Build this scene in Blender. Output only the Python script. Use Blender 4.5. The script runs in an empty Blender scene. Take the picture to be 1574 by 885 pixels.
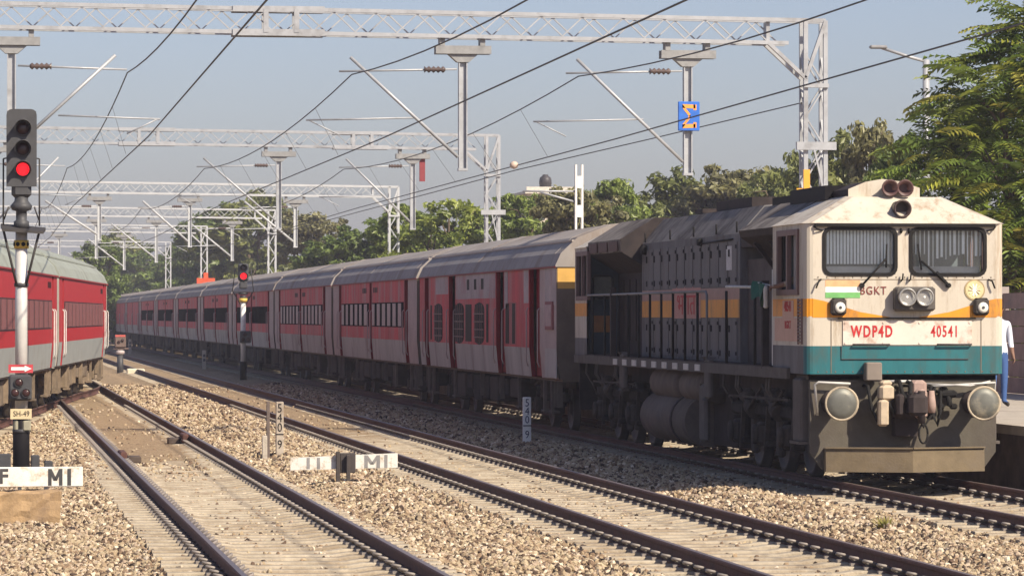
import bpy, math, random
import numpy as np
from mathutils import Vector, Matrix
R = math.radians
random.seed(7)
rng = np.random.default_rng(11)
scene = bpy.context.scene
COL = scene.collection

# ------------------------------------------------------------------ camera
CAM_H, FPX, YAW = 2.25, 6150.0, R(7.66)
cam_data = bpy.data.cameras.new("camera")
cam_data.sensor_width = 36.0
cam_data.lens = 36.0 * FPX / 1574.0
cam_data.clip_start = 0.5
cam_data.clip_end = 8000
cam = bpy.data.objects.new("camera", cam_data)
COL.objects.link(cam)
cam.location = (0, 0, CAM_H)
cam.rotation_euler = (R(90.396), 0, -YAW)
scene.camera = cam

# ------------------------------------------------------------------ light
SUN = Vector((0.69, -0.92, 0.95)).normalized()       # towards the sun
world = bpy.data.worlds.new("World")
scene.world = world
world.use_nodes = True
wn = world.node_tree
for n in list(wn.nodes):
    wn.nodes.remove(n)
w_out = wn.nodes.new("ShaderNodeOutputWorld")
w_bg = wn.nodes.new("ShaderNodeBackground")
w_sky = wn.nodes.new("ShaderNodeTexSky")
w_sky.sky_type = 'NISHITA'
w_sky.sun_disc = False
w_sky.sun_elevation = math.asin(SUN.z)
w_sky.sun_rotation = math.atan2(SUN.x, SUN.y)
w_sky.altitude = 200
w_sky.air_density = 1.0
w_sky.dust_density = 1.6
w_sky.ozone_density = 2.5
w_bg.inputs["Strength"].default_value = 0.085
w_tint = wn.nodes.new("ShaderNodeMix"); w_tint.data_type = 'RGBA'; w_tint.blend_type = 'MULTIPLY'
w_tint.inputs[0].default_value = 1.0; w_tint.inputs[7].default_value = (0.98, 0.91, 1.035, 1)      # hazy violet-grey air
wn.links.new(w_sky.outputs[0], w_tint.inputs[6])
wn.links.new(w_tint.outputs[2], w_bg.inputs["Color"])
wn.links.new(w_bg.outputs[0], w_out.inputs["Surface"])
sun_data = bpy.data.lights.new("sun", 'SUN')
sun_data.energy = 5.0
sun_data.angle = R(0.6)
sun_data.color = (1.0, 0.89, 0.73)
sun = bpy.data.objects.new("sun", sun_data)
COL.objects.link(sun)
sun.location = (60, -40, 60)
sun.rotation_euler = SUN.to_track_quat('Z', 'Y').to_euler()
scene.view_settings.view_transform = 'Standard'
scene.view_settings.look = 'None'
scene.view_settings.exposure = 0.52
scene.view_settings.gamma = 1.0
scene.cycles.max_bounces = 8
scene.cycles.transparent_max_bounces = 12

# ------------------------------------------------------------------ placing: photograph pixel -> place on the ground plan
CT, ST = math.cos(YAW), math.sin(YAW)
def along(px, D):
    "distance along the tracks of a point seen at column px and D metres right of the camera"
    return (FPX * D / ((px + 40.0) * CT) - D * ST) / CT
def depth(D, Y):
    return Y * CT + D * ST
def height(py, D, Y):
    return CAM_H + (485.0 - py) * depth(D, Y) / FPX
def place(px, py, D):
    Y = along(px, D)
    return Vector((D, Y, height(py, D, Y)))

# ------------------------------------------------------------------ materials
MATS = {}
def mat(name, col, rough=0.6, metal=0.0, var=0.18, scale=6.0, col2=None, amt=0.5, scale2=None, stretch=1.0, bump=0.0, bscale=30.0, spec=0.4):
    if name in MATS:
        return MATS[name]
    m = bpy.data.materials.new(name)
    m.use_nodes = True
    nt = m.node_tree
    b = nt.nodes["Principled BSDF"]
    b.inputs["Roughness"].default_value = rough
    b.inputs["Metallic"].default_value = metal
    b.inputs["Specular IOR Level"].default_value = spec
    L = nt.links.new
    geo = nt.nodes.new("ShaderNodeNewGeometry")
    mp = nt.nodes.new("ShaderNodeMapping")
    mp.inputs["Scale"].default_value = (1, 1, stretch)
    L(geo.outputs["Position"], mp.inputs["Vector"])
    nz = nt.nodes.new("ShaderNodeTexNoise")
    nz.inputs["Scale"].default_value = scale
    nz.inputs["Detail"].default_value = 6
    nz.inputs["Roughness"].default_value = 0.65
    L(mp.outputs[0], nz.inputs["Vector"])
    r = nt.nodes.new("ShaderNodeValToRGB")
    r.color_ramp.elements[0].position = 0.3
    r.color_ramp.elements[1].position = 0.7
    c = np.array(col)
    r.color_ramp.elements[0].color = (*np.clip(c * (1 - var), 0, 1), 1)
    r.color_ramp.elements[1].color = (*np.clip(c * (1 + var), 0, 1), 1)
    L(nz.outputs["Fac"], r.inputs["Fac"])
    out = r.outputs["Color"]
    if col2 is not None:
        n2 = nt.nodes.new("ShaderNodeTexNoise")
        n2.inputs["Scale"].default_value = scale2 or scale * 0.35
        n2.inputs["Detail"].default_value = 8
        n2.inputs["Roughness"].default_value = 0.72
        L(mp.outputs[0], n2.inputs["Vector"])
        r2 = nt.nodes.new("ShaderNodeValToRGB")
        t = 0.72 - 0.34 * amt
        r2.color_ramp.elements[0].position = t - 0.07
        r2.color_ramp.elements[1].position = t + 0.1
        L(n2.outputs["Fac"], r2.inputs["Fac"])
        mx = nt.nodes.new("ShaderNodeMix")
        mx.data_type = 'RGBA'
        L(r2.outputs["Color"], mx.inputs[0])
        L(out, mx.inputs[6])
        mx.inputs[7].default_value = (*col2, 1)
        out = mx.outputs[2]
    L(out, b.inputs["Base Color"])
    if bump:
        nb = nt.nodes.new("ShaderNodeTexNoise")
        nb.inputs["Scale"].default_value = bscale
        nb.inputs["Detail"].default_value = 5
        L(geo.outputs["Position"], nb.inputs["Vector"])
        bp = nt.nodes.new("ShaderNodeBump")
        bp.inputs["Strength"].default_value = bump
        bp.inputs["Distance"].default_value = 0.02
        L(nb.outputs["Fac"], bp.inputs["Height"])
        L(bp.outputs[0], b.inputs["Normal"])
    MATS[name] = m
    return m
def emit(name, col, strength):
    m = bpy.data.materials.new(name)
    m.use_nodes = True
    b = m.node_tree.nodes["Principled BSDF"]
    b.inputs["Base Color"].default_value = (*[c * 0.5 for c in col], 1)
    b.inputs["Emission Color"].default_value = (*col, 1)
    b.inputs["Emission Strength"].default_value = strength
    MATS[name] = m
    return m
def glass(name, tint, mix=0.35):
    m = bpy.data.materials.new(name)
    m.use_nodes = True
    nt = m.node_tree
    for n in list(nt.nodes):
        nt.nodes.remove(n)
    o = nt.nodes.new("ShaderNodeOutputMaterial")
    g = nt.nodes.new("ShaderNodeBsdfGlossy")
    g.inputs["Roughness"].default_value = 0.06
    t = nt.nodes.new("ShaderNodeBsdfTransparent")
    t.inputs["Color"].default_value = (*tint, 1)
    d = nt.nodes.new("ShaderNodeBsdfDiffuse")
    d.inputs["Color"].default_value = (0.66, 0.76, 0.82, 1)  # film of dirt on the pane, its blue painting in the sky's reflection
    lw = nt.nodes.new("ShaderNodeLayerWeight")
    lw.inputs["Blend"].default_value = mix
    m1 = nt.nodes.new("ShaderNodeMixShader")
    nt.links.new(lw.outputs["Fresnel"], m1.inputs[0])
    nt.links.new(t.outputs[0], m1.inputs[1])
    nt.links.new(g.outputs[0], m1.inputs[2])
    m2 = nt.nodes.new("ShaderNodeMixShader")
    m2.inputs[0].default_value = 0.035
    nt.links.new(m1.outputs[0], m2.inputs[1])
    nt.links.new(d.outputs[0], m2.inputs[2])
    nt.links.new(m2.outputs[0], o.inputs["Surface"])
    MATS[name] = m
    return m

# ------------------------------------------------------------------ mesh builder
class MB:
    def __init__(s):
        s.v, s.f, s.m, s.s = [], [], [], []
    def add(s, vs, fs, mi=0, smooth=False):
        o = len(s.v)
        s.v += [tuple(p) for p in vs]
        for f in fs:
            s.f.append(tuple(i + o for i in f)); s.m.append(mi); s.s.append(smooth)
        return s
    def box(s, x0, x1, y0, y1, z0, z1, mi=0):
        return s.add([(x0,y0,z0),(x1,y0,z0),(x1,y1,z0),(x0,y1,z0),(x0,y0,z1),(x1,y0,z1),(x1,y1,z1),(x0,y1,z1)],
                     [(0,3,2,1),(4,5,6,7),(0,1,5,4),(1,2,6,5),(2,3,7,6),(3,0,4,7)], mi)
    def bbox(s, x0, x1, y0, y1, z0, z1, b=0.02, mi=0):
        "box with its vertical-plan edges chamfered all round (octagonal section in each plane is approximated by three stacked rings)"
        def ring(i, z):
            a, c, d, e = x0 + i, x1 - i, y0 + i, y1 - i
            return [(a+b,d,z),(c-b,d,z),(c,d+b,z),(c,e-b,z),(c-b,e,z),(a+b,e,z),(a,e-b,z),(a,d+b,z)]
        vs = ring(b, z0) + ring(0, z0 + b) + ring(0, z1 - b) + ring(b, z1)
        fs = [tuple(range(7, -1, -1)), tuple(range(24, 32))]
        for k in range(3):
            for i in range(8):
                j = (i + 1) % 8
                fs.append((k*8+i, k*8+j, k*8+8+j, k*8+8+i))
        return s.add(vs, fs, mi)
    def bar(s, p, q, w, h=None, mi=0):
        p, q = Vector(p), Vector(q)
        h = h or w
        d = (q - p).normalized()
        up = Vector((0, 0, 1)) if abs(d.z) < 0.95 else Vector((0, 1, 0))
        a = d.cross(up).normalized() * (w / 2)
        b = a.cross(d).normalized() * (h / 2)
        vs = [p-a-b, p+a-b, p+a+b, p-a+b, q-a-b, q+a-b, q+a+b, q-a+b]
        return s.add(vs, [(0,3,2,1),(4,5,6,7),(0,1,5,4),(1,2,6,5),(2,3,7,6),(3,0,4,7)], mi)
    def tube(s, pts, r, n=8, mi=0, cap=True):
        pts = [Vector(p) for p in pts]
        rs = r if isinstance(r, (list, tuple)) else [r] * len(pts)
        o = []
        prev = None
        for i, p in enumerate(pts):
            d = (pts[min(i+1, len(pts)-1)] - pts[max(i-1, 0)]).normalized()
            if prev is None:
                up = Vector((0, 0, 1)) if abs(d.z) < 0.9 else Vector((1, 0, 0))
                a = d.cross(up).normalized()
            else:
                a = (prev - d * prev.dot(d)).normalized()
            prev = a
            b = d.cross(a)
            o += [p + (a * math.cos(t) + b * math.sin(t)) * rs[i] for t in [2*math.pi*k/n for k in range(n)]]
        fs = []
        for i in range(len(pts) - 1):
            for k in range(n):
                j = (k + 1) % n
                fs.append((i*n+k, i*n+j, (i+1)*n+j, (i+1)*n+k))
        s.add(o, fs, mi, True)
        if cap:
            b0 = len(s.v) - len(o)
            s.f.append(tuple(b0 + k for k in range(n-1, -1, -1))); s.m.append(mi); s.s.append(False)
            b1 = b0 + (len(pts)-1)*n
            s.f.append(tuple(b1 + k for k in range(n))); s.m.append(mi); s.s.append(False)
        return s
    def lathe(s, c, axis, prof, n=16, mi=0):
        "prof: list of (distance along axis, radius)"
        c, axis = Vector(c), Vector(axis).normalized()
        up = Vector((0, 0, 1)) if abs(axis.z) < 0.9 else Vector((1, 0, 0))
        a = axis.cross(up).normalized(); b = axis.cross(a)
        vs = []
        for (t, r) in prof:
            vs += [c + axis*t + (a*math.cos(2*math.pi*k/n) + b*math.sin(2*math.pi*k/n))*max(r, 1e-4) for k in range(n)]
        fs = []
        for i in range(len(prof)-1):
            for k in range(n):
                j = (k+1) % n
                fs.append((i*n+k, i*n+j, (i+1)*n+j, (i+1)*n+k))
        fs2 = [tuple(range(n-1, -1, -1)), tuple((len(prof)-1)*n + k for k in range(n))]
        s.add(vs, fs + fs2, mi, True)
        for q in (1, 2):
            s.s[-q] = False
        return s
    def prism(s, poly, y0, y1, mi=0, mats=None, ends=True):
        "section poly of (x, z) swept along y; mats gives one material per side"
        n = len(poly)
        vs = [(x, y0, z) for x, z in poly] + [(x, y1, z) for x, z in poly]
        o = len(s.v)
        s.v += vs
        for i in range(n):
            j = (i+1) % n
            s.f.append((o+i, o+j, o+n+j, o+n+i)); s.m.append(mats[i] if mats else mi); s.s.append(False)
        if ends:
            s.f.append(tuple(o+i for i in range(n-1, -1, -1))); s.m.append(mi); s.s.append(False)
            s.f.append(tuple(o+n+i for i in range(n))); s.m.append(mi); s.s.append(False)
        return s
    def wall(s, fn, avs, bvs, cell, depth=0.06, jamb=0):
        "a wall of cells fn(a, b, d); cell(i, j) gives the material or None for an opening, openings get jambs"
        for i in range(len(avs)-1):
            for j in range(len(bvs)-1):
                a0, a1, b0, b1 = avs[i], avs[i+1], bvs[j], bvs[j+1]
                c = cell(i, j)
                if c is None:
                    P = [fn(a0,b0,0), fn(a1,b0,0), fn(a1,b1,0), fn(a0,b1,0)]
                    Q = [fn(a0,b0,depth), fn(a1,b0,depth), fn(a1,b1,depth), fn(a0,b1,depth)]
                    for k in range(4):
                        l = (k+1) % 4
                        nb = [(i, j-1), (i+1, j), (i, j+1), (i-1, j)][k]
                        if 0 <= nb[0] < len(avs)-1 and 0 <= nb[1] < len(bvs)-1 and cell(*nb) is None:
                            continue
                        s.add([P[k], P[l], Q[l], Q[k]], [(0,1,2,3)], jamb)
                else:
                    s.add([fn(a0,b0,0), fn(a1,b0,0), fn(a1,b1,0), fn(a0,b1,0)], [(0,1,2,3)], c)
        return s
    def mesh(s, name, mats):
        me = bpy.data.meshes.new(name)
        me.from_pydata(s.v, [], s.f)
        for m in (mats if isinstance(mats, (list, tuple)) else [mats]):
            me.materials.append(m)
        me.polygons.foreach_set("material_index", s.m)
        me.polygons.foreach_set("use_smooth", s.s)
        me.update()
        return me
    def build_each(s, name, mats, parent=None, tol=0.008):
        "one object for every separate piece (pieces whose boxes touch stay together)"
        n = len(s.v); up = list(range(n))
        def find(i):
            while up[i] != i:
                up[i] = up[up[i]]; i = up[i]
            return i
        for f in s.f:
            r0 = find(f[0])
            for k in f[1:]: up[find(k)] = r0
        isl = {}
        for i in range(n): isl.setdefault(find(i), []).append(i)
        G = []
        for ids in isl.values():
            a = np.array([s.v[i] for i in ids]); G.append([a.min(0) - tol, a.max(0) + tol, set(ids)])
        merged = True
        while merged:
            merged = False
            for i in range(len(G)):
                for j in range(i + 1, len(G)):
                    if np.all(G[i][0] <= G[j][1]) and np.all(G[j][0] <= G[i][1]):
                        G[i] = [np.minimum(G[i][0], G[j][0]), np.maximum(G[i][1], G[j][1]), G[i][2] | G[j][2]]
                        del G[j]; merged = True; break
                if merged: break
        out = []
        for lo, hi, ids in G:
            m = MB(); o = sorted(ids); mp = {k: q for q, k in enumerate(o)}
            m.v = [s.v[k] for k in o]
            for f, mi, sm in zip(s.f, s.m, s.s):
                if f[0] in mp: m.f.append(tuple(mp[k] for k in f)); m.m.append(mi); m.s.append(sm)
            out.append(m.build(name, mats, parent))
        return out
    def build(s, name, mats, parent=None, loc=(0,0,0)):
        return link(name, s.mesh(name, mats), parent, loc)

def link(name, me, parent=None, loc=(0,0,0), rot=(0,0,0)):
    o = bpy.data.objects.new(name, me)
    COL.objects.link(o)
    o.parent = parent
    o.location = loc
    o.rotation_euler = rot
    return o
def tag(o, label=None, cat=None, group=None, kind=None):
    if label: o["label"] = label
    if cat: o["category"] = cat
    if group: o["group"] = group
    if kind: o["kind"] = kind
    return o
def thing(name, label, cat, loc=(0,0,0), rz=0.0, group=None):
    o = bpy.data.objects.new(name, None)
    COL.objects.link(o)
    o.location = loc
    o.rotation_euler = (0, 0, rz)
    o.empty_display_size = 0.2
    return tag(o, label, cat, group)
def struct(name, me, loc=(0,0,0)):
    return tag(link(name, me, None, loc), kind="structure")
KIDS = {}
def copy_tree(o, parent=None):
    c = o.copy()
    COL.objects.link(c)
    c.parent = parent
    for ch in [k for k in o.children]:
        copy_tree(ch, c)
    return c
def text(s, size, m, parent, loc, rot, name="lettering", wide=1.0, bold=0.0, align='CENTER', space=1.0):
    cu = bpy.data.curves.new(name, 'FONT')
    cu.body = s
    cu.size = size
    cu.extrude = 0.002
    cu.offset = bold
    cu.align_x = align
    cu.align_y = 'CENTER'
    cu.resolution_u = 3
    cu.space_character = space
    cu.materials.append(m)
    tmp = bpy.data.objects.new(name, cu)
    me = bpy.data.meshes.new_from_object(tmp)
    bpy.data.objects.remove(tmp); bpy.data.curves.remove(cu)
    me.name = name
    o = bpy.data.objects.new(name, me)
    COL.objects.link(o)
    o.parent = parent
    o.location = loc
    o.rotation_euler = rot
    o.scale = (wide, 1, 1)
    return o
FRONT = (R(90), 0, 0)             # faces the camera, -Y
LEFTSIDE = (R(90), 0, R(-90))     # faces -X

# ------------------------------------------------------------------ palette
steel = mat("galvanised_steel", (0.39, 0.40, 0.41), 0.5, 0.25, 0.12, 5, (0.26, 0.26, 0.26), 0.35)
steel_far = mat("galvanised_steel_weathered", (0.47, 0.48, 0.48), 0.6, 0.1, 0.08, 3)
insul = mat("brown_insulator", (0.10, 0.07, 0.06), 0.3)
cable = mat("wire_copper_dark", (0.07, 0.068, 0.07), 0.6)
rail_web = mat("rail_rust", (0.105, 0.045, 0.034), 0.8, 0, 0.25, 12, (0.05, 0.03, 0.025), 0.4, bump=0.3)
rail_top = mat("rail_running_top", (0.20, 0.15, 0.125), 0.42, 0.4, 0.2, 6)
clip_m = mat("clip_grey", (0.27, 0.235, 0.205), 0.6, 0.2)
sleeper_m = mat("sleeper_concrete", (0.40, 0.34, 0.25), 0.9, 0, 0.2, 5, (0.28, 0.22, 0.15), 0.6, bump=0.5)
concrete = mat("concrete_pale", (0.44, 0.39, 0.32), 0.9, 0, 0.15, 4, (0.28, 0.24, 0.19), 0.35, bump=0.3)
concrete_rust = mat("concrete_stained", (0.36, 0.24, 0.125), 0.9, 0, 0.22, 4, (0.22, 0.15, 0.09), 0.5, bump=0.4)
white = mat("white_paint", (0.76, 0.75, 0.70), 0.6, 0, 0.05, 5, (0.52, 0.47, 0.38), 0.22)
board_white = mat("board_white_dirty", (0.70, 0.67, 0.60), 0.7, 0, 0.08, 6, (0.40, 0.31, 0.20), 0.42, 7.0, bump=.15)
black = mat("black_paint", (0.014, 0.013, 0.014), 0.6, spec=0.06)
darkgrey = mat("dark_grey_paint", (0.05, 0.05, 0.053), 0.55, 0, 0.2, 10)

# ================================================================== THE SETTING
TRACKS = (3.2, 7.72, 12.55)
HG = 0.8725
def siding_x(Y):
    "centre line of the track that leaves the nearest track to the left"
    Y = np.asarray(Y, float)
    lin = -1.12 + (Y - 77.0) / 12.4
    k = np.clip((Y - 112.0) / 40.0, 0, 1)
    cur = lin + 0 * Y
    end = 3.2
    t = np.clip((Y - 118.0) / 26.0, 0, 1)
    return np.where(Y < 118, lin, np.minimum(lin, 3.2) * (1 - t) + end * t)
_ph = rng.uniform(0, 6.28, (40, 3))
_fr = rng.uniform(-1, 1, (40, 2))
def wavy(D, Y, f0, n=12, o=0):
    s = 0
    for i in range(n):
        a = _fr[(i + o) % 40] * f0 * (1 + 0.35 * i)
        s = s + np.sin(a[0] * D * 6.28 + a[1] * Y * 6.28 + _ph[(i + o) % 40][0]) / (1 + 0.35 * i)
    return s / 3.0
def sst(a, b, x):
    t = np.clip((x - a) / (b - a), 0, 1)
    return t * t * (3 - 2 * t)
def ground_z(D, Y):
    D = np.asarray(D, float); Y = np.asarray(Y, float)
    z = -0.30 + 0.05 * wavy(D, Y, 0.25) + 0.025 * wavy(D, Y, 0.9, 10, 7)
    # ballast heaped between the tracks
    z = z + 0.10 * np.exp(-((D - 5.45) / 0.55) ** 2) * sst(30, 42, Y)
    z = z + 0.17 * np.exp(-((D - 10.3) / 0.7) ** 2) * (0.75 + 0.25 * wavy(D, Y, 0.12, 6, 3))
    fill = (0.044, 0.048, 0.0)
    for i, c in enumerate(TRACKS):
        w = 1 - sst(1.30, 1.75, np.abs(D - c))
        up = fill[i] * (sst(58, 72, Y) if i == 0 else sst(62, 95, Y))
        zt = -0.226 + up + 0.012 * wavy(D, Y, 0.8, 8, 5) * (1 + 0.0 * Y)
        z = z * (1 - w) + zt * w
    w = (1 - sst(1.3, 1.8, np.abs(D - siding_x(Y)))) * (1 - sst(1.2, 1.6, 3.2 - D + 1.6 - 1.6) * 0) * (D < 1.85) * (Y > 58) * (Y < 150)
    z = z * (1 - w) + (-0.20 + 0.01 * wavy(D, Y, 0.8, 8, 9)) * w
    w = sst(14.0, 14.6, D)
    z = z * (1 - w) - 0.42 * w
    far = sst(200, 420, Y) + sst(40, 90, np.abs(D))
    z = z * (1 - np.clip(far, 0, 1)) + -0.3 * np.clip(far, 0, 1)
    return z

def build_ground():
    ds = list(np.arange(-6, 16.01, 0.16))
    ds = [-1400, -700, -300, -120, -50, -25, -14, -9] + ds + [18, 22, 30, 50, 90, 200, 500, 1400]
    ys = [-60, -20, 5, 15, 22] + list(np.arange(26, 90, 0.2)) + list(np.arange(90, 200, 0.6)) + [220, 260, 320, 420, 600, 900, 1400, 2200]
    D, Y = np.meshgrid(np.array(ds, float), np.array(ys, float))
    Z = ground_z(D, Y)
    nx, ny = len(ds), len(ys)
    v = np.stack([D, Y, Z], -1).reshape(-1, 3)
    i = np.arange(nx - 1)[None, :] + nx * np.arange(ny - 1)[:, None]
    f = np.stack([i, i + 1, i + nx + 1, i + nx], -1).reshape(-1, 4)
    me = bpy.data.meshes.new("ground")
    me.from_pydata(v.tolist(), [], f.tolist())
    me.polygons.foreach_set("use_smooth", [True] * len(f))
    m = bpy.data.materials.new("gravelly_earth")
    m.use_nodes = True
    nt = m.node_tree; L = nt.links.new
    b = nt.nodes["Principled BSDF"]; b.inputs["Roughness"].default_value = 0.95
    b.inputs["Specular IOR Level"].default_value = 0.15
    geo = nt.nodes.new("ShaderNodeNewGeometry")
    vo = nt.nodes.new("ShaderNodeTexVoronoi"); vo.inputs["Scale"].default_value = 17
    L(geo.outputs["Position"], vo.inputs["Vector"])
    sep = nt.nodes.new("ShaderNodeSeparateColor"); L(vo.outputs["Color"], sep.inputs[0])
    r = nt.nodes.new("ShaderNodeValToRGB")
    for p, c in ((0.0, (0.20, 0.14, 0.085)), (0.35, (0.30, 0.215, 0.13)), (0.7, (0.38, 0.28, 0.175)), (1.0, (0.47, 0.36, 0.24))):
        e = r.color_ramp.elements.new(p) if p not in (0.0, 1.0) else r.color_ramp.elements[0 if p == 0 else -1]
        e.color = (*c, 1)
    L(sep.outputs[0], r.inputs["Fac"])
    n1 = nt.nodes.new("ShaderNodeTexNoise"); n1.inputs["Scale"].default_value = 0.9; n1.inputs["Detail"].default_value = 8
    L(geo.outputs["Position"], n1.inputs["Vector"])
    r2 = nt.nodes.new("ShaderNodeValToRGB")
    r2.color_ramp.elements[0].position = 0.35; r2.color_ramp.elements[1].position = 0.6
    L(n1.outputs["Fac"], r2.inputs["Fac"])
    mx = nt.nodes.new("ShaderNodeMix"); mx.data_type = 'RGBA'
    L(r2.outputs[0], mx.inputs[0]); L(r.outputs[0], mx.inputs[6])
    mx.inputs[7].default_value = (0.37, 0.27, 0.165, 1)
    n2 = nt.nodes.new("ShaderNodeTexNoise"); n2.inputs["Scale"].default_value = 26; n2.inputs["Detail"].default_value = 6
    L(geo.outputs["Position"], n2.inputs["Vector"])
    r3 = nt.nodes.new("ShaderNodeValToRGB"); r3.color_ramp.elements[0].position = 0.33; r3.color_ramp.elements[0].color = (0.45, 0.42, 0.38, 1)
    r3.color_ramp.elements[1].position = 0.55
    L(n2.outputs["Fac"], r3.inputs["Fac"])
    mu = nt.nodes.new("ShaderNodeMix"); mu.data_type = 'RGBA'; mu.blend_type = 'MULTIPLY'; mu.inputs[0].default_value = 1
    L(mx.outputs[2], mu.inputs[6]); L(r3.outputs[0], mu.inputs[7])
    ga = nt.nodes.new("ShaderNodeAttribute"); ga.attribute_name = "stone_gap_shade"       # dark soil plus shade painted into the gaps between loose stones
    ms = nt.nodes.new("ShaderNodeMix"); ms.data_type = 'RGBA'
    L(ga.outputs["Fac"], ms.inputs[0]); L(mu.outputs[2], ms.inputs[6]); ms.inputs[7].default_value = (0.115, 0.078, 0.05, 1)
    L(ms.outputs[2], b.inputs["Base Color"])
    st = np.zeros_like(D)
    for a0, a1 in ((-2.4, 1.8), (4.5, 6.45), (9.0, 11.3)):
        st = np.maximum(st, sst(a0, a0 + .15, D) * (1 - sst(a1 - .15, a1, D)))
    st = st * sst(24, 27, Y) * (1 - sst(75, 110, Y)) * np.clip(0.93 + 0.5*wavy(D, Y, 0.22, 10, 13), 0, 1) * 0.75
    av = me.attributes.new("stone_gap_shade", 'FLOAT', 'POINT'); av.data.foreach_set("value", st.astype(np.float32).ravel())
    bp = nt.nodes.new("ShaderNodeBump"); bp.inputs["Distance"].default_value = 0.03; bp.inputs["Strength"].default_value = 0.8
    L(n2.outputs["Fac"], bp.inputs["Height"]); L(bp.outputs[0], b.inputs["Normal"])
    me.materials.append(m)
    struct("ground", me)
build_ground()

# ------------------------------------------------------------------ tracks
RAILSEC = [(-0.075, -0.171), (0.075, -0.171), (0.075, -0.16), (0.02, -0.138), (0.011, -0.125), (0.011, -0.05), (0.036, -0.034), (0.037, -0.012), (0.026, 0.0),
           (-0.026, 0.0), (-0.037, -0.012), (-0.036, -0.034), (-0.011, -0.05), (-0.011, -0.125), (-0.02, -0.138), (-0.075, -0.16)]
RAILM = [0]*8 + [1] + [0]*7
def sleeper_mesh():
    b = MB()
    h = [(-1.375, 0), (-1.375, -0.02), (-0.45, -0.035), (0.45, -0.035), (1.375, -0.02), (1.375, 0)]
    xs = [(-1.375, 0.0), (-0.60, 0.0), (-0.45, -0.022), (0.45, -0.022), (0.60, 0.0), (1.375, 0.0)]
    vs = []
    for x, z in xs:
        vs += [(x, -0.135, z-0.18), (x, -0.105, z-0.012), (x, -0.09, z), (x, 0.09, z), (x, 0.105, z-0.012), (x, 0.135, z-0.18)]
    fs = []
    for i in range(5):
        for k in range(5):
            fs.append((i*6+k, i*6+k+1, i*6+7+k, i*6+6+k))
    fs += [(0, 5, 4, 3, 2, 1), tuple(range(30, 36))]
    b.add(vs, fs)
    return b.mesh("sleeper", sleeper_m)
def clip_mesh():
    b = MB()     # an elastic clip curled over the edge of the rail foot
    p = [(0.03, 0.045, 0.01), (-0.03, 0.05, 0.03), (-0.07, 0.025, 0.055), (-0.075, -0.015, 0.06), (-0.03, -0.03, 0.05), (0.0, 0.0, 0.035), (0.04, 0.0, 0.022)]
    b.tube([(x*1.35, y*1.45, z*1.3) for x, y, z in p], 0.017, 5)
    b.box(-0.10, -0.055, -0.03, 0.04, -0.01, 0.018)
    return b.mesh("rail_clip", clip_m)
SL, CL = sleeper_mesh(), clip_mesh()
STEP = 0.6
NEAR_S, NEAR_C = 78.0, 64.0
def joined(name, me, places, m, parent):
    "many alike far pieces in one part"
    v0 = np.array([v.co[:] for v in me.vertices]); n = len(v0)
    f0 = [tuple(p.vertices) for p in me.polygons]
    V, F = [], []
    for k, (x, y, z, a) in enumerate(places):
        c, s = math.cos(a), math.sin(a)
        q = v0 @ np.array([[c, s, 0], [-s, c, 0], [0, 0, 1]]) + np.array([x, y, z])
        V.append(q); F += [tuple(i + k*n for i in f) for f in f0]
    mm = bpy.data.meshes.new(name)
    mm.from_pydata(np.concatenate(V).tolist(), [], F)
    mm.materials.append(m)
    return tag(link(name, mm, parent), kind="stuff")
def build_track(c, y1):
    t = thing("railway_track", None, None, (c, 0, 0)); t["kind"] = "structure"
    for s in (-1, 1):
        MB().prism([(x + s*HG, z) for x, z in RAILSEC], 22, y1, mats=RAILM).build("rail", [rail_web, rail_top], t)
    ny = int((NEAR_S - 26) / STEP)
    for k in range(ny):
        y = 26 + k*STEP
        link("sleeper", SL, t, (random.uniform(-.02, .02), y + random.uniform(-.015, .015), -0.171 + random.uniform(-.004, .001)), (0, 0, random.uniform(-.006, .006)))
        if y < NEAR_C and 0.03*y < c + 2:
            for s in (-1, 1):
                link("rail_clip", CL, t, (s*HG - 0.075, y, -0.162))
    joined("far_sleepers", SL, [(0, 26 + k*STEP, -0.172, 0) for k in range(ny, int(200/STEP))], sleeper_m, t)
    pl = [(s*HG + 0.075, 26 + k*STEP, -0.162, math.pi) for s in (-1, 1) for k in range(0, int(80/STEP))]
    pl += [(s*HG - 0.075, 26 + k*STEP, -0.162, 0) for s in (-1, 1) for k in range(int((NEAR_C-26)/STEP)+1, int(80/STEP))]
    joined("far_rail_clips", CL, pl, clip_m, t)
    return t
T_A = build_track(TRACKS[0], 900)
T_B = build_track(TRACKS[1], 900)
T_C = build_track(TRACKS[2], 900)
def build_siding():
    t = thing("railway_track", None, None, (0, 0, 0)); t["kind"] = "structure"
    ys = np.arange(52, 150, 1.0)
    xs = siding_x(ys)
    for s in (-1, 1):
        b = MB()
        n = len(RAILSEC)
        vs = []
        for x, y in zip(xs, ys):
            k = max(0.0, 1 - (y - 52) / 97)
            vs += [(x + s*HG + a, y, z - 0.004) for a, z in RAILSEC]
        fs, ms = [], []
        for i in range(len(ys)-1):
            for k in range(n):
                j = (k+1) % n
                fs.append((i*n+k, i*n+j, (i+1)*n+j, (i+1)*n+k)); ms.append(RAILM[k])
        o = len(b.v); b.v += vs; b.f += fs; b.m += ms; b.s += [False]*len(fs)
        b.build("rail", [rail_web, rail_top], t)
    pl = [(float(siding_x(y)), y, -0.182, -0.08) for y in np.arange(52, 112, STEP)]
    joined("siding_sleepers", SL, pl, sleeper_m, t)
    return t
build_siding()
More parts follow.
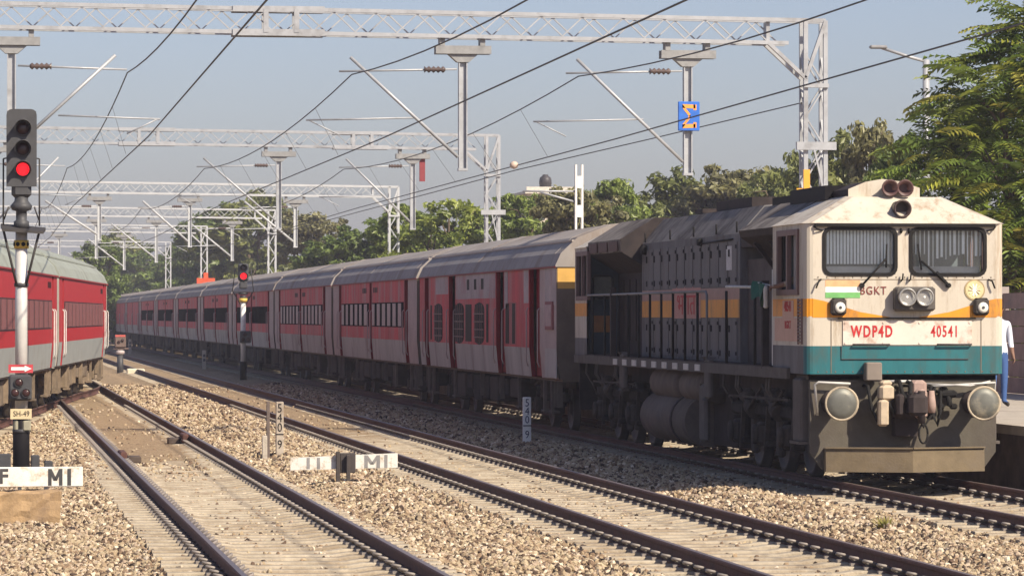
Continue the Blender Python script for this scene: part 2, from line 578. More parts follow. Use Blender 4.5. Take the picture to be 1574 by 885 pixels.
# pieces bolted on the nearest track by the points
def joint_block(px, py, D, side, label):
    p = place(px, py, D); 
    o = thing("rail_joint_block", label, "rail fitting", (D, p.y, 0))
    b = MB()
    s = side
    b.bbox(min(s*0.05, s*0.17), max(s*0.05, s*0.17), -0.55, 0.55, -0.15, 0.015, 0.02)
    b.build("joint_plate", rail_web, o)
    b = MB()
    for y in (-0.4, -0.13, 0.13, 0.4):
        b.lathe((s*0.17, y, -0.075), (s, 0, 0), [(0, 0.025), (0.03, 0.025)], 6)
    b.build_each("bolt", mat("bolt_dark", (0.045, 0.03, 0.025), 0.6), o)
    b = MB(); b.bbox(min(s*0.19, s*0.42), max(s*0.19, s*0.42), -0.16, 0.3, -0.19, -0.07, 0.02)
    b.build("junction_box", mat("box_brown", (0.09, 0.065, 0.05), 0.7), o)
    return o
joint_block(292, 684, 3.2 + HG, -1, "brown bolted joint box inside the right rail of the nearest track")
joint_block(178, 680, 3.2 - HG, 1, "brown bolted joint box beside the left rail of the nearest track")

# ------------------------------------------------------------------ ballast (loose stones nobody could count)
def stone_objects():
    c = bpy.data.collections.new("stone_shapes")
    m = bpy.data.materials.new("ballast_stone")
    m.use_nodes = True
    nt = m.node_tree; L = nt.links.new
    b = nt.nodes["Principled BSDF"]; b.inputs["Roughness"].default_value = 0.9; b.inputs["Specular IOR Level"].default_value = 0.2
    at = nt.nodes.new("ShaderNodeAttribute"); at.attribute_type = 'INSTANCER'; at.attribute_name = "tone"
    r = nt.nodes.new("ShaderNodeValToRGB")
    cs = ((0.0, (0.04, 0.03, 0.025)), (0.13, (0.12, 0.08, 0.055)), (0.28, (0.27, 0.185, 0.115)), (0.5, (0.36, 0.28, 0.175)), (0.72, (0.46, 0.375, 0.245)), (0.86, (0.38, 0.285, 0.205)), (1.0, (0.72, 0.61, 0.45)))
    for p, cc in cs:
        e = r.color_ramp.elements[0] if p == 0 else (r.color_ramp.elements[-1] if p == 1 else r.color_ramp.elements.new(p))
        e.color = (*cc, 1)
    L(at.outputs["Fac"], r.inputs["Fac"]); L(r.outputs[0], b.inputs["Base Color"])
    g = (1 + 5**0.5) / 2
    iv = np.array([(-1,g,0),(1,g,0),(-1,-g,0),(1,-g,0),(0,-1,g),(0,1,g),(0,-1,-g),(0,1,-g),(g,0,-1),(g,0,1),(-g,0,-1),(-g,0,1)], float) / 1.9
    fi = [(0,11,5),(0,5,1),(0,1,7),(0,7,10),(0,10,11),(1,5,9),(5,11,4),(11,10,2),(10,7,6),(7,1,8),(3,9,4),(3,4,2),(3,2,6),(3,6,8),(3,8,9),(4,9,5),(2,4,11),(6,2,10),(8,6,7),(9,8,1)]
    for k in range(8):
        v = iv * rng.uniform(0.62, 1.25, (12, 1)) * np.array([1, rng.uniform(.6, .95), rng.uniform(.5, .85)])
        me = bpy.data.meshes.new("stone"); me.from_pydata(v.tolist(), [], fi); me.materials.append(m)
        o = bpy.data.objects.new("stone", me); c.objects.link(o)
    return c
def build_ballast():
    P, S = [], []
    def strip(d0, d1, y0, y1, dens, size, prob=None):
        n = int((d1 - d0) * (y1 - y0) * dens)
        D = rng.uniform(d0, d1, n); Y = rng.uniform(y0, y1, n)
        ok = (D < 0.262*Y - 0.2 + 2.2) & (D > -0.0066*Y - 1.8)
        if prob is not None:
            ok &= rng.uniform(0, 1, n) < prob(D, Y)
        D, Y = D[ok], Y[ok]
        z = ground_z(D, Y)
        s = size * rng.uniform(0.65, 1.4, len(D))
        P.append(np.stack([D, Y, z + s*rng.uniform(-0.15, 0.45, len(D))], -1)); S.append(s)
    bare = lambda D, Y: np.clip(0.93 + 0.5*wavy(D, Y, 0.22, 10, 13), 0.12, 1)
    for y0, y1, dens, size in ((27, 46, 590, .034), (46, 62, 460, .0365), (62, 90, 260, .042), (90, 140, 90, .052)):
        k = 1.0 if y0 < 60 else 0.8
        strip(-2.5, 1.86, y0, y1, dens, size, lambda D, Y: bare(D, Y) * (np.abs(D - siding_x(Y)) > 1.3))
        strip(4.45, 6.5, y0, y1, dens, size, bare)
        strip(8.95, 11.35, y0, y1, dens, size, bare)
        strip(13.6, 14.2, y0, y1, dens*.5, size)
        for c, q in zip(TRACKS, (0.10, 0.12, 0.16)):     # stones lying about between the sleepers
            strip(c - 1.4, c + 1.4, y0, y1, dens, size*.8, lambda D, Y: (q * (1 - 0.8*sst(60, 75, Y)) + 0.35*(np.abs(np.abs(D-c)-1.25) < .18)) * np.clip(0.7 + 1.2*wavy(D, Y, 0.5, 8, 21), 0, 1.6))
    P = np.concatenate(P); S = np.concatenate(S)
    n = len(P)
    me = bpy.data.meshes.new("ballast")
    me.vertices.add(n)
    me.vertices.foreach_set("co", P.astype(np.float32).ravel())
    a = me.attributes.new("rot", 'FLOAT_VECTOR', 'POINT'); a.data.foreach_set("vector", rng.uniform(0, 6.28, n*3).astype(np.float32))
    a = me.attributes.new("size", 'FLOAT', 'POINT'); a.data.foreach_set("value", S.astype(np.float32))
    t = rng.uniform(0, 1, n)
    a = me.attributes.new("tone", 'FLOAT', 'POINT'); a.data.foreach_set("value", t.astype(np.float32))
    o = tag(link("ballast", me), "tan and grey ballast stones between the tracks", None, None, "stuff")
    ng = bpy.data.node_groups.new("lay_stones", 'GeometryNodeTree')
    ng.interface.new_socket("Geometry", in_out='INPUT', socket_type='NodeSocketGeometry')
    ng.interface.new_socket("Geometry", in_out='OUTPUT', socket_type='NodeSocketGeometry')
    N = ng.nodes; L = ng.links.new
    gi = N.new("NodeGroupInput"); go = N.new("NodeGroupOutput")
    ip = N.new("GeometryNodeInstanceOnPoints")
    ci = N.new("GeometryNodeCollectionInfo"); ci.inputs[0].default_value = stone_objects()
    ci.inputs[1].default_value = True; ci.inputs[2].default_value = True
    ar = N.new("GeometryNodeInputNamedAttribute"); ar.data_type = 'FLOAT_VECTOR'; ar.inputs[0].default_value = "rot"
    asz = N.new("GeometryNodeInputNamedAttribute"); asz.data_type = 'FLOAT'; asz.inputs[0].default_value = "size"
    L(gi.outputs[0], ip.inputs["Points"]); L(ci.outputs[0], ip.inputs["Instance"])
    ip.inputs["Pick Instance"].default_value = True
    L(ar.outputs[0], ip.inputs["Rotation"]); L(asz.outputs[0], ip.inputs["Scale"])
    L(ip.outputs[0], go.inputs[0])
    md = o.modifiers.new("lay_stones", 'NODES'); md.node_group = ng
    print("stones", n)
build_ballast()

# ------------------------------------------------------------------ platform and boundary wall
plat_top = mat("platform_paving", (0.42, 0.37, 0.30), 0.85, 0, 0.15, 3, (0.30, 0.25, 0.20), 0.4)
plat_side = mat("platform_wall", (0.17, 0.125, 0.10), 0.9, 0, 0.25, 4, (0.08, 0.06, 0.05), 0.5)
pb = MB()
pb.box(14.42, 21.5, 20, 330, -0.6, 0.66, 1)
pb.box(14.3, 14.95, 20, 330, 0.6, 0.73, 0)
pb.box(14.95, 21.5, 20, 330, 0.661, 0.722, 0)
struct("platform", pb.mesh("platform", [plat_top, plat_side]))
wall_m = mat("boundary_panel_pink", (0.34, 0.235, 0.20), 0.85, 0, 0.16, 3, (0.24, 0.19, 0.17), 0.4)
wall_p = mat("boundary_post_grey", (0.36, 0.31, 0.28), 0.85, 0, 0.12, 3)
fw = thing("boundary_wall", "pinkish precast plank wall with grey posts at the back of the platform", "wall", (20.2, 60, 0.72))
pk = MB().box(-0.03, 0.03, -1.0, 1.0, 0.012, 0.322).mesh("plank", wall_m)
po = MB().box(-0.09, 0.09, -0.09, 0.09, 0, 2.1).mesh("post", wall_p)
for k in range(24):
    link("post", po, fw, (0, k*2.15, 0))
    for j in range(6):
        link("plank", pk, fw, (random.uniform(-.008, .008), k*2.15 + 1.075, j*0.33))

# ================================================================== LOCOMOTIVE
loco_white = mat("loco_cream_white", (0.53, 0.475, 0.385), 0.6, 0, 0.08, 3, (0.30, 0.22, 0.14), 0.42, 5.0, 0.14, bump=0.06, bscale=5)
loco_orange = mat("loco_orange", (0.70, 0.28, 0.014), 0.5, 0, 0.10, 3, (0.34, 0.16, 0.04), 0.38, 2.5, .35)
loco_teal = mat("loco_teal", (0.014, 0.125, 0.14), 0.5, 0, 0.18, 4, (0.05, 0.085, 0.08), 0.42, 2.2, .35)
loco_grey = mat("loco_hood_grey", (0.155, 0.15, 0.15), 0.65, 0, 0.22, 3, (0.10, 0.085, 0.075), 0.45, 1.6, 0.25, spec=0.08)
loco_dark = mat("loco_dark_brown", (0.048, 0.038, 0.036), 0.7, 0, 0.25, 4, (0.03, 0.026, 0.026), 0.4, spec=0.08)
loco_roof = mat("loco_roof_grey", (0.215, 0.19, 0.165), 0.75, 0, 0.2, 3, (0.08, 0.065, 0.055), 0.58, 1.1, spec=0.08)
loco_frame = mat("loco_frame_grey", (0.125, 0.108, 0.095), 0.75, 0, 0.2, 4, (0.10, 0.085, 0.07), 0.4, spec=0.08)
loco_beam = mat("loco_beam_olive_grey", (0.095, 0.083, 0.062), 0.8, 0, 0.22, 4, (0.085, 0.07, 0.055), 0.45, bump=0.15)
loco_plow = mat("loco_plow_brown", (0.155, 0.118, 0.07), 0.85, 0, 0.2, 4, (0.16, 0.125, 0.085), 0.4, bump=0.2)
bogie_m = mat("bogie_grime", (0.036, 0.03, 0.027), 0.85, 0, 0.35, 4, (0.085, 0.066, 0.052), 0.4, spec=0.08)
bogie_l = mat("bogie_dust", (0.075, 0.06, 0.05), 0.85, 0, 0.3, 5, (0.05, 0.042, 0.036), 0.4, spec=0.08)
wheel_m = mat("wheel_steel", (0.07, 0.058, 0.05), 0.6, 0.3, 0.2, 6)
tank_m = mat("tank_brown_grey", (0.155, 0.122, 0.10), 0.75, 0, 0.22, 3, (0.10, 0.085, 0.075), 0.35, spec=0.08)
red_txt = mat("lettering_red", (0.45, 0.018, 0.02), 0.6)
brown_txt = mat("lettering_maroon", (0.20, 0.05, 0.04), 0.6)
gasket = mat("window_rubber", (0.018, 0.017, 0.016), 0.7, spec=0.1)
pane_m = glass("windscreen_glass", (0.965, 0.985, 0.99), 0.30)
blind_m = mat("blind_fabric", (0.84, 0.88, 0.88), 0.8, 0, 0.1, 6)
cab_in = mat("cab_interior", (0.13, 0.16, 0.17), 0.8)
pale_bar = mat("handrail_pale", (0.52, 0.50, 0.46), 0.55)
frame_brown = mat("window_frame_brown", (0.17, 0.10, 0.085), 0.6, 0, 0.15, 6)
cream = mat("cream_hose", (0.46, 0.37, 0.26), 0.7, 0, 0.15, 8, (0.3, 0.22, 0.15), 0.3)
pinkgrey = mat("hose_pink_grey", (0.33, 0.23, 0.19), 0.7, 0, 0.15, 8)
hornred = mat("horn_red_brown", (0.085, 0.04, 0.036), 0.5, 0, 0.15, 6)

LX, LY = 12.52, 53.1
L_ = thing("diesel_locomotive", "diesel locomotive with cream, orange and teal front and red lettering, heading the red train", "locomotive", (LX, LY, 0))
HW = 1.38       # half width of the cab sides
LEN = 21.0
def section_front(v, mirror=False):
    pass
def cab(vfront, vback, rear=False):
    sgn = -1 if rear else 1
    body = MB()
    # front face: columns and levels with the two windscreens left open
    us = [-1.27, -1.11, -0.13, 0.09, 1.11, 1.27]
    ws = [1.46, 1.84, 2.24, 2.48, 2.81, 3.43, 3.50]
    F = lambda a, b, d: (a, vfront + sgn*d, b)
    def fc(i, j):
        if j == 4 and i in (1, 3): return None
        return 2 if j == 0 else 0
    body.wall(F, us, ws, fc, 0.07, 0)
    def lv(j): return 2 if j == 0 else (1 if j == 2 else 0)
    for s in (-1, 1):
        # rounded corner then the side
        ang = [0, 22.5, 45, 67.5, 90]
        cpts = [(s*(1.27 + (HW-1.27)*math.sin(R(a))), vfront + sgn*0.11*(1-math.cos(R(a)))) for a in ang]
        for k in range(4):
            for j in range(6):
                (xa, ya), (xb, yb) = cpts[k], cpts[k+1]
                body.add([(xa, ya, ws[j]), (xb, yb, ws[j]), (xb, yb, ws[j+1]), (xa, ya, ws[j+1])], [(0,1,2,3)], lv(j), True)
        vs = [vfront + sgn*0.11, vfront + sgn*0.45, vfront + sgn*1.75, vback]
        W = [1.46, 1.84, 2.24, 2.48, 2.60, 3.36, 3.50]
        S = lambda a, b, d, s=s: (s*(HW - d), a, b)
        body.wall(S, vs, W, lambda i, j: None if (i == 1 and j == 4) else (3 if j == 0 else (1 if j == 2 else 0)), 0.06, 4)
    # floor, back wall, roof slopes
    b0, b1 = vback, vback - sgn*0.05
    body.box(-HW+0.02, HW-0.02, min(b0, b1)+0.0, max(b0, b1), 1.46, 3.49, 4 if rear else 4)
    body.box(-HW+0.05, HW-0.05, min(vfront+sgn*0.12, vback), max(vfront+sgn*0.12, vback-sgn*0.06), 1.44, 1.5, 4)
    o = body.build("cab_body", [loco_white, loco_orange, loco_teal, loco_grey, loco_dark], L_)
    r = MB()
    e = 3.50
    f0, f1 = vfront - sgn*0.035, vfront + sgn*0.42
    P = [(-1.30, f0, e), (1.30, f0, e), (HW+0.03, f0+sgn*0.14, e), (HW+0.03, vback, e), (-HW-0.03, vback, e), (-HW-0.03, f0+sgn*0.14, e)]
    Q = [(-0.62, f1, 3.87), (0.54, f1, 3.87), (0.62, f1+sgn*0.1, 3.88), (0.62, vback, 3.88), (-0.70, vback, 3.88), (-0.70, f1+sgn*0.1, 3.88)]
    r.add(P + Q, [(0,1,7,6), (1,2,8,7), (2,3,9,8), (3,4,10,9), (4,5,11,10), (5,0,6,11), (6,7,8,9,10,11), (5,4,3,2,1,0)])
    r.build("cab_roof", [loco_white], L_)
    ev = MB(); ev.box(-1.25, 1.25, min(f0-sgn*0.02, f0+sgn*0.05), max(f0-sgn*0.02, f0+sgn*0.05), 3.455, 3.496)
    ev.build("rain_strip", gasket, L_)
    for k, (a, b) in enumerate(((-1.11, -0.13), (0.09, 1.11))):
        w = MB()
        d0, d1 = vfront - sgn*0.014, vfront + sgn*0.03
        def rr(x0, x1, z0, z1, r):
            pts = []
            for cx, cz, s0 in ((x1-r, z1-r, 0), (x0+r, z1-r, 90), (x0+r, z0+r, 180), (x1-r, z0+r, 270)):
                pts += [(cx + r*math.cos(R(s0+t)), cz + r*math.sin(R(s0+t))) for t in (0, 22.5, 45, 67.5, 90)]
            return pts
        O, I = rr(a-.03, b+.03, 2.785, 3.452, .12), rr(a+.015, b-.015, 2.83, 3.405, .09)
        sq = rr(a-.002, b+.002, 2.808, 3.432, .004)
        nn = len(O)
        w.add([(x, d0, z) for x, z in O] + [(x, d0, z) for x, z in I] + [(x, d1, z) for x, z in O] + [(x, d1, z) for x, z in I] + [(x, d1, z) for x, z in sq],
              [(i, (i+1) % nn, nn+(i+1) % nn, nn+i) for i in range(nn)] + [(i, 2*nn+i, 2*nn+(i+1) % nn, (i+1) % nn) for i in range(nn)] + [(nn+i, nn+(i+1) % nn, 3*nn+(i+1) % nn, 3*nn+i) for i in range(nn)]
              + [(3*nn+i, 3*nn+(i+1) % nn, 4*nn+(i+1) % nn, 4*nn+i) for i in range(nn)])
        fr = w.build("windscreen", gasket, L_)
        g = MB(); g.box(a, b, min(vfront+sgn*0.04, vfront+sgn*0.05), max(vfront+sgn*0.04, vfront+sgn*0.05), 2.81, 3.43)
        g.build("pane", pane_m, fr)
        if not rear:
            c = MB()
            n = 21 if k == 0 else 17
            for i in range(n):
                x = a + (i + 0.5) * (b - a) / n
                wd = (b-a)/n*0.35 * (1 if k == 0 else random.uniform(.3, 1.0))
                y = vfront + 0.11
                zt = 3.42; zb = 2.95 if k == 0 else random.uniform(2.9, 3.1)
                c.add([(x-wd, y-0.004, zb), (x+wd, y+0.004, zb), (x+wd, y+0.004, zt), (x-wd, y-0.004, zt),
                       (x-wd, y+0.003, zb), (x+wd, y+0.011, zb), (x+wd, y+0.011, zt), (x-wd, y+0.003, zt)],
                      [(0,1,2,3), (7,6,5,4), (0,4,5,1), (3,2,6,7), (0,3,7,4), (1,5,6,2)])
            c.build("blind", blind_m, fr)
            dsk = MB(); dsk.bbox(a+.02, b-.02, vfront+0.14, vfront+0.6, 2.5, 2.92, 0.03)
            dsk.build("dashboard", pale_bar, fr)
    # side windows: brown frame with two sliding panes
    for s in (-1, 1):
        w = MB()
        va, vb = sorted((vfront + sgn*0.45, vfront + sgn*1.75))
        for (y0, y1, z0, z1) in ((va-.07, vb+.07, 2.53, 2.61), (va-.07, vb+.07, 3.35, 3.43), (va-.07, va+.02, 2.61, 3.35), (vb-.02, vb+.07, 2.61, 3.35), ((va+vb)/2-.04, (va+vb)/2+.04, 2.61, 3.35)):
            w.box(min(s*(HW-.03), s*(HW+.03)), max(s*(HW-.03), s*(HW+.03)), y0, y1, z0, z1)
        fr = w.build("side_window", frame_brown, L_)
        pn = MB()
        m0 = (va+vb)/2
        for (y0, y1) in ((va+.1, m0-.14), (m0+.04, vb-.25)):
            pn.box(min(s*(HW-.05), s*(HW-.042)), max(s*(HW-.05), s*(HW-.042)), y0, y1, 2.61, 3.35)
        pn.build_each("pane", mat("side_pane_pale", (0.33, 0.33, 0.32), 0.15, 0, 0.1, 2), fr)
    return o
cab(0.0, 2.2)
cab(LEN, LEN - 1.55, True)
back = MB().box(-HW+.08, HW-.08, 1.9, 1.95, 1.5, 3.48).build("cab_bulkhead", cab_in, L_)

# orange wedges on the nose, name plate, marks
for s in (-1, 1):
    dec = MB()
    dec.add([(s*1.272, -0.004, 2.48), (s*1.272, -0.004, 2.226), (s*0.18, -0.004, 2.226), (s*0.62, -0.004, 2.30), (s*1.12, -0.004, 2.45)], [(0,1,2,3,4)])
    dec.add([(s*1.272, -0.002, 2.48), (s*1.35, 0.028, 2.48), (s*1.35, 0.028, 2.23), (s*1.272, -0.002, 2.23)], [(0,1,2,3)])
    dec.build("orange_stripe", loco_orange, L_)
b = MB(); b.box(-0.93, 0.98, -0.035, 0.0, 2.205, 2.225); b.build("ledge", gasket, L_)
b = MB(); b.box(-0.86, 0.93, -0.016, 0.0, 1.855, 2.18)
for x in (-0.83, -0.3, 0.2, 0.9):
    for z in (1.88, 2.155):
        b.lathe((x, -0.016, z), (0, -1, 0), [(0, .014), (.01, .014)], 6)
plate = b.build("number_plate", mat("plate_white_worn", (0.66, 0.585, 0.50), 0.6, 0, 0.06, 5, (0.36, 0.22, 0.15), 0.45, 3.0), L_)
text("WDP4D", 0.215, red_txt, plate, (-0.46, -0.019, 2.03), FRONT, "class_lettering", 0.66, 0.006, space=1.25)
text("40541", 0.215, red_txt, plate, (0.55, -0.019, 2.03), FRONT, "number_lettering", 0.62, 0.003, space=1.2)
text("BGKT", 0.155, brown_txt, L_, (-0.44, -0.006, 2.585), FRONT, "shed_lettering", 0.85, 0.001, space=1.15)
fl = MB()
fl.box(-1.10, -0.62, -0.004, 0, 2.64, 2.73, 0).box(-1.10, -0.62, -0.004, 0, 2.565, 2.64, 1).box(-1.10, -0.62, -0.004, 0, 2.49, 2.565, 2)
fl.build("tricolour_mark", [mat("flag_saffron", (0.72, 0.40, 0.20), 0.6), mat("flag_white", (0.80, 0.78, 0.72), 0.6), mat("flag_green", (0.16, 0.42, 0.13), 0.6)], L_)
em = MB()
em.lathe((0.97, 0, 2.60), (0, -1, 0), [(0, .145), (.008, .145)], 28, 0)
em.lathe((0.97, -0.008, 2.60), (0, -1, 0), [(0, .125), (.003, .125)], 28, 1)
for k in range(10):
    a = 2*math.pi*k/10
    em.bar((0.97+.03*math.cos(a), -0.013, 2.60+.03*math.sin(a)), (0.97+.085*math.cos(a), -0.013, 2.60+.085*math.sin(a)), .022, .006, 2)
em.lathe((0.97, -0.010, 2.60), (0, -1, 0), [(0, .04), (.005, .03)], 14, 2)
em.build("round_emblem", [mat("emblem_brown", (0.36, 0.27, 0.14), 0.6), mat("emblem_cream", (0.62, 0.52, 0.28), 0.6), mat("emblem_white", (0.78, 0.74, 0.62), 0.6)], L_)

# twin headlamp
hb = MB()
hb.bbox(-0.17, 0.39, -0.17, 0.0, 2.31, 2.64, 0.03)
hl = hb.build("headlamp_housing", mat("lamp_housing_dark", (0.085, 0.075, 0.065), .6), L_)
lens = mat("lamp_reflector", (0.72, 0.72, 0.70), 0.22, 0.9, 0.3, 30)
for x in (-0.015, 0.225):
    q = MB()
    q.lathe((x, -0.17, 2.50), (0, -1, 0), [(0, .125), (.07, .125), (.075, .118), (.075, .10), (.03, .098)], 22)
    h = q.build("headlamp", mat("lamp_rim", (0.30, 0.29, 0.27), 0.4, 0.5), L_)
    q = MB(); q.lathe((x, -0.235, 2.50), (0, 1, 0), [(0, .099), (.03, .085), (.06, .055), (.075, .02)], 20); q.f = q.f[:-2] + q.f[-1:]; q.m = q.m[:-2] + q.m[-1:]; q.s = q.s[:-2] + q.s[-1:]
    q.build("reflector", lens, h)
    q = MB(); q.lathe((x, -0.165, 2.50), (0, -1, 0), [(0, .02), (.03, .022), (.045, .01)], 10)
    q.build("bulb", mat("bulb_white", (0.75, 0.74, 0.70), .3), h)
for x in (-0.93, 1.05):
    q = MB(); q.bbox(x-.11, x+.11, -0.09, 0, 2.255, 2.49, 0.035)
    mk = q.build("marker_lamp", mat("marker_box", (0.05, 0.042, 0.036), 0.5), L_)
    q = MB(); q.lathe((x+.015, -0.09, 2.36), (0, -1, 0), [(0, .075), (.02, .07), (.028, .04), (.03, .01)], 16)
    q.build("lens", mat("marker_lens", (0.74, 0.72, 0.64), 0.25), mk)
    q = MB(); q.lathe((x+.015, -0.118, 2.36), (0, -1, 0), [(0, .022), (.008, .02)], 10)
    q.build("bulb", darkgrey, mk)
# seams, rivets and hinges on the nose
seam = mat("seam_dark", (0.16, 0.125, 0.09), .8)
for x in (-1.02, 1.06):
    MB().box(x - .006, x + .006, -.004, 0, 1.47, 2.20).build("panel_seam", seam, L_)
MB().box(-1.26, 1.26, -.003, 0, 2.735, 2.745).build("panel_seam", seam, L_)
rv = MB().lathe((0, 0, 0), (0, -1, 0), [(0, .011), (.006, .008)], 6).mesh("rivet", seam)
for k in range(21): link("rivet", rv, L_, (-1.2 + k*.12, 0, 2.77))
for k in range(21): link("rivet", rv, L_, (-1.2 + k*.12, 0, 1.49))
# wipers
for (x0, z0, x1, z1, x2, z2) in ((-0.60, 2.66, -0.27, 3.02, -0.26, 3.22), (0.60, 2.66, 0.22, 2.99, 0.17, 3.22)):
    q = MB()
    q.tube([(x0, -0.035, z0), (x1, -0.05, z1)], 0.016, 6)
    q.tube([(x1, -0.045, z1-.12), (x2, -0.045, z2)], 0.013, 6)
    q.lathe((x0, 0, z0), (0, -1, 0), [(0, .035), (.05, .035)], 10)
    if x0 > 0: q.bar((x0, -0.04, z0), (x0-.17, -0.045, z0+.18), .06, .03)
    q.build("wiper", gasket, L_)
# roof light, horn box
q = MB()
q.lathe((-0.02, 0.18, 3.70), (0, -1, 0), [(-.25, .11), (.12, .115), (.15, .125), (.155, .10), (.02, .09)], 20)
q.build("roof_lamp", mat("roof_lamp_brown", (0.05, 0.03, 0.027), 0.5), L_)
hbx = MB()
prof = [(-0.66, 3.86), (0.34, 3.86), (0.34, 4.00), (0.06, 4.09), (-0.18, 4.12), (-0.42, 4.08), (-0.66, 3.98)]
n = len(prof)
vs = [(x, 0.55, z) for x, z in prof] + [(x, 1.5, z) for x, z in prof]
hbx.add(vs, [tuple(range(n)), tuple(range(2*n-1, n-1, -1))], 0)
hbx.add(vs, [(i, i+n, (i+1)%n+n, (i+1)%n) for i in range(n)], 1)
hn = hbx.build("horn_box", [loco_white, loco_dark], L_)
for x in (-0.12, 0.09):
    q = MB()
    q.lathe((x, 0.55, 3.99), (0, -1, 0), [(-.1, .05), (.0, .06), (.12, .085), (.2, .12), (.205, .10), (.08, .055)], 18)
    q.build("horn", hornred, hn)
q = MB()
q.box(-0.78, 0.5, 1.5, 3.9, 3.86, 4.06); q.box(-0.6, 0.4, 4.2, 6.1, 3.86, 4.02)
q.build_each("roof_pack", black, L_)
# front handrail bits under and beside the windows
q = MB()
for s in (-1, 1):
    q.tube([(s*1.16, -0.01, 2.74), (s*1.20, -0.06, 2.72), (s*1.24, -0.06, 2.62)], 0.012, 6)
    q.tube([(s*1.14, -0.01, 3.40), (s*1.22, -0.06, 3.42), (s*1.26, -0.01, 3.46)], 0.012, 6)
for x in (-0.055, 0.055):
    q.tube([(x, -0.01, 2.72), (x+.01, -0.06, 2.74), (x+.02, -0.05, 2.82)], 0.012, 6)
    q.tube([(x, -0.01, 3.38), (x, -0.05, 3.40), (x, -0.01, 3.42)], 0.02, 6)
q.build_each("bracket", gasket, L_)
q = MB()
for x0, x1 in ((-0.72, -0.22), (0.45, 0.92)):
    q.tube([(x0, 0, 1.86), (x0, -0.05, 1.86), (x1, -0.05, 1.86), (x1, 0, 1.86)], 0.013, 6)
q.tube([(-0.88, -0.012, 1.84), (-0.88, -0.012, 1.66), (0.88, -0.012, 1.66)], 0.008, 4)
q.build_each("grab_rail", darkgrey, L_)

# buffer beam, plow, buffers, couplings
bm = MB()
poly = [(-1.29, 1.44), (-1.29, 0.40), (-1.12, 0.17), (1.12, 0.17), (1.29, 0.40), (1.29, 1.44)]
n = 6
vs = [(x, 0.10, z) for x, z in poly] + [(x, 0.20, z) for x, z in poly]
bm.add(vs, [tuple(range(n)), tuple(range(2*n-1, n-1, -1))] + [(i, (i+1) % n, (i+1) % n+n, i+n) for i in range(n)])
bm.box(-1.29, 1.29, 0.10, 1.0, 1.38, 1.455)
bm.build("buffer_beam", loco_beam, L_)
pl = MB()
a = [(-1.10, -0.02), (0.02, -0.38), (1.10, -0.02)]
for (x0, y0), (x1, y1) in zip(a[:-1], a[1:]):
    pl.add([(x0, y0, .46), (x1, y1, .46), (x1, y1-.02, .14), (x0, y0-.02, .14), (x0, .10, .46), (x1, .10, .46), (x1, .10, .14), (x0, .10, .14)],
           [(0,3,2,1), (0,1,5,4), (3,7,6,2), (0,4,7,3), (1,2,6,5)])
    pl.bar((x0, y0-.01, .465), (x1, y1-.01, .465), .05, .02)
pl.build("snow_plow", loco_plow, L_)
for s in (-1, 1):
    q = MB()
    q.lathe((s*0.978, 0.1, 1.07), (0, -1, 0), [(0, .17), (.04, .17), (.05, .105), (.36, .10), (.37, .075), (.55, .075)], 18)
    bf = q.build("buffer", loco_dark, L_)
    q = MB(); q.lathe((s*0.978, -0.42, 1.07), (0, -1, 0), [(-.03, .10), (0, .215), (.03, .228), (.055, .222), (.075, .12), (.08, .02)], 30)
    q.build("buffer_head", mat("buffer_face_grease", (0.135, 0.135, 0.115), 0.5, 0.3, 0.2, 5, (0.36, 0.31, 0.22), 0.3), bf)
    q = MB()   # the worn pale rim
    prof = [(.028, .228), (.06, .235), (.066, .218), (.058, .205)]
    q.lathe((s*0.978, -0.42, 1.07), (0, -1, 0), prof, 30)
    q.f = q.f[:-2]; q.m = q.m[:-2]; q.s = q.s[:-2]
    q.build("buffer_rim", mat("rim_pale", (0.40, 0.33, 0.23), 0.6, 0, .3, 9, (0.16, 0.13, 0.10), .5), bf)
q = MB()
q.bbox(-0.57, -0.35, -0.16, 0.05, 1.37, 1.62, 0.015)
q.build("cable_socket_box", mat("box_brown_grey", (0.20, 0.165, 0.135), 0.7, 0, 0.1, 5), L_)
# centre coupler with jaw, links and hanging hoses
q = MB()
q.bbox(-0.2, 0.2, -0.25, 0.1, 0.86, 1.22, 0.05)
q.bbox(-0.06, 0.20, -0.55, -0.25, 0.9, 1.20, 0.05)
q.bbox(-0.2, -0.1, -0.42, -0.25, 0.9, 1.2, 0.03)
q.lathe((0.12, -0.46, 0.80), (0, 0, 1), [(0, .05), (.44, .05)], 10)
q.box(-.16, .16, -.12, .1, .62, .86)
q.build("coupler", loco_dark, L_)
q = MB(); q.tube([(0.17+.06*math.cos(t), -.36, .66+.13*math.sin(t)) for t in [2*math.pi*k/14 for k in range(15)]], .015, 6)
q.build("coupling_ring", gasket, L_)
q = MB()
q.bbox(-.42, -.22, -.34, -.12, 1.10, 1.32, .04).bbox(-.44, -.30, -.36, -.2, .76, 1.12, .03).bbox(-.40, -.24, -.3, -.12, 1.30, 1.38, .03)
q.build_each("hose_cock", cream, L_)
q = MB()
q.bbox(.02, .24, -.30, -.05, 1.02, 1.38, .04).bbox(.06, .22, -.42, -.25, .86, 1.26, .04)
q.lathe((.29, -.34, .94), (0, 0, 1), [(0, .05), (.1, .06), (.3, .035)], 10)
q.build("hose_coupling", pinkgrey, L_)
q = MB()
def hose(x, x2, z0, dip, y=-.22, r=.028):
    q.tube([(x, .08, z0), (x, y, z0), (x+(x2-x)*.15, y-.06, z0-dip*.6), (x+(x2-x)*.5, y-.08, z0-dip), (x+(x2-x)*.85, y-.05, z0-dip*.7), (x2, y, z0-.02), (x2, .02, z0)], r, 7)
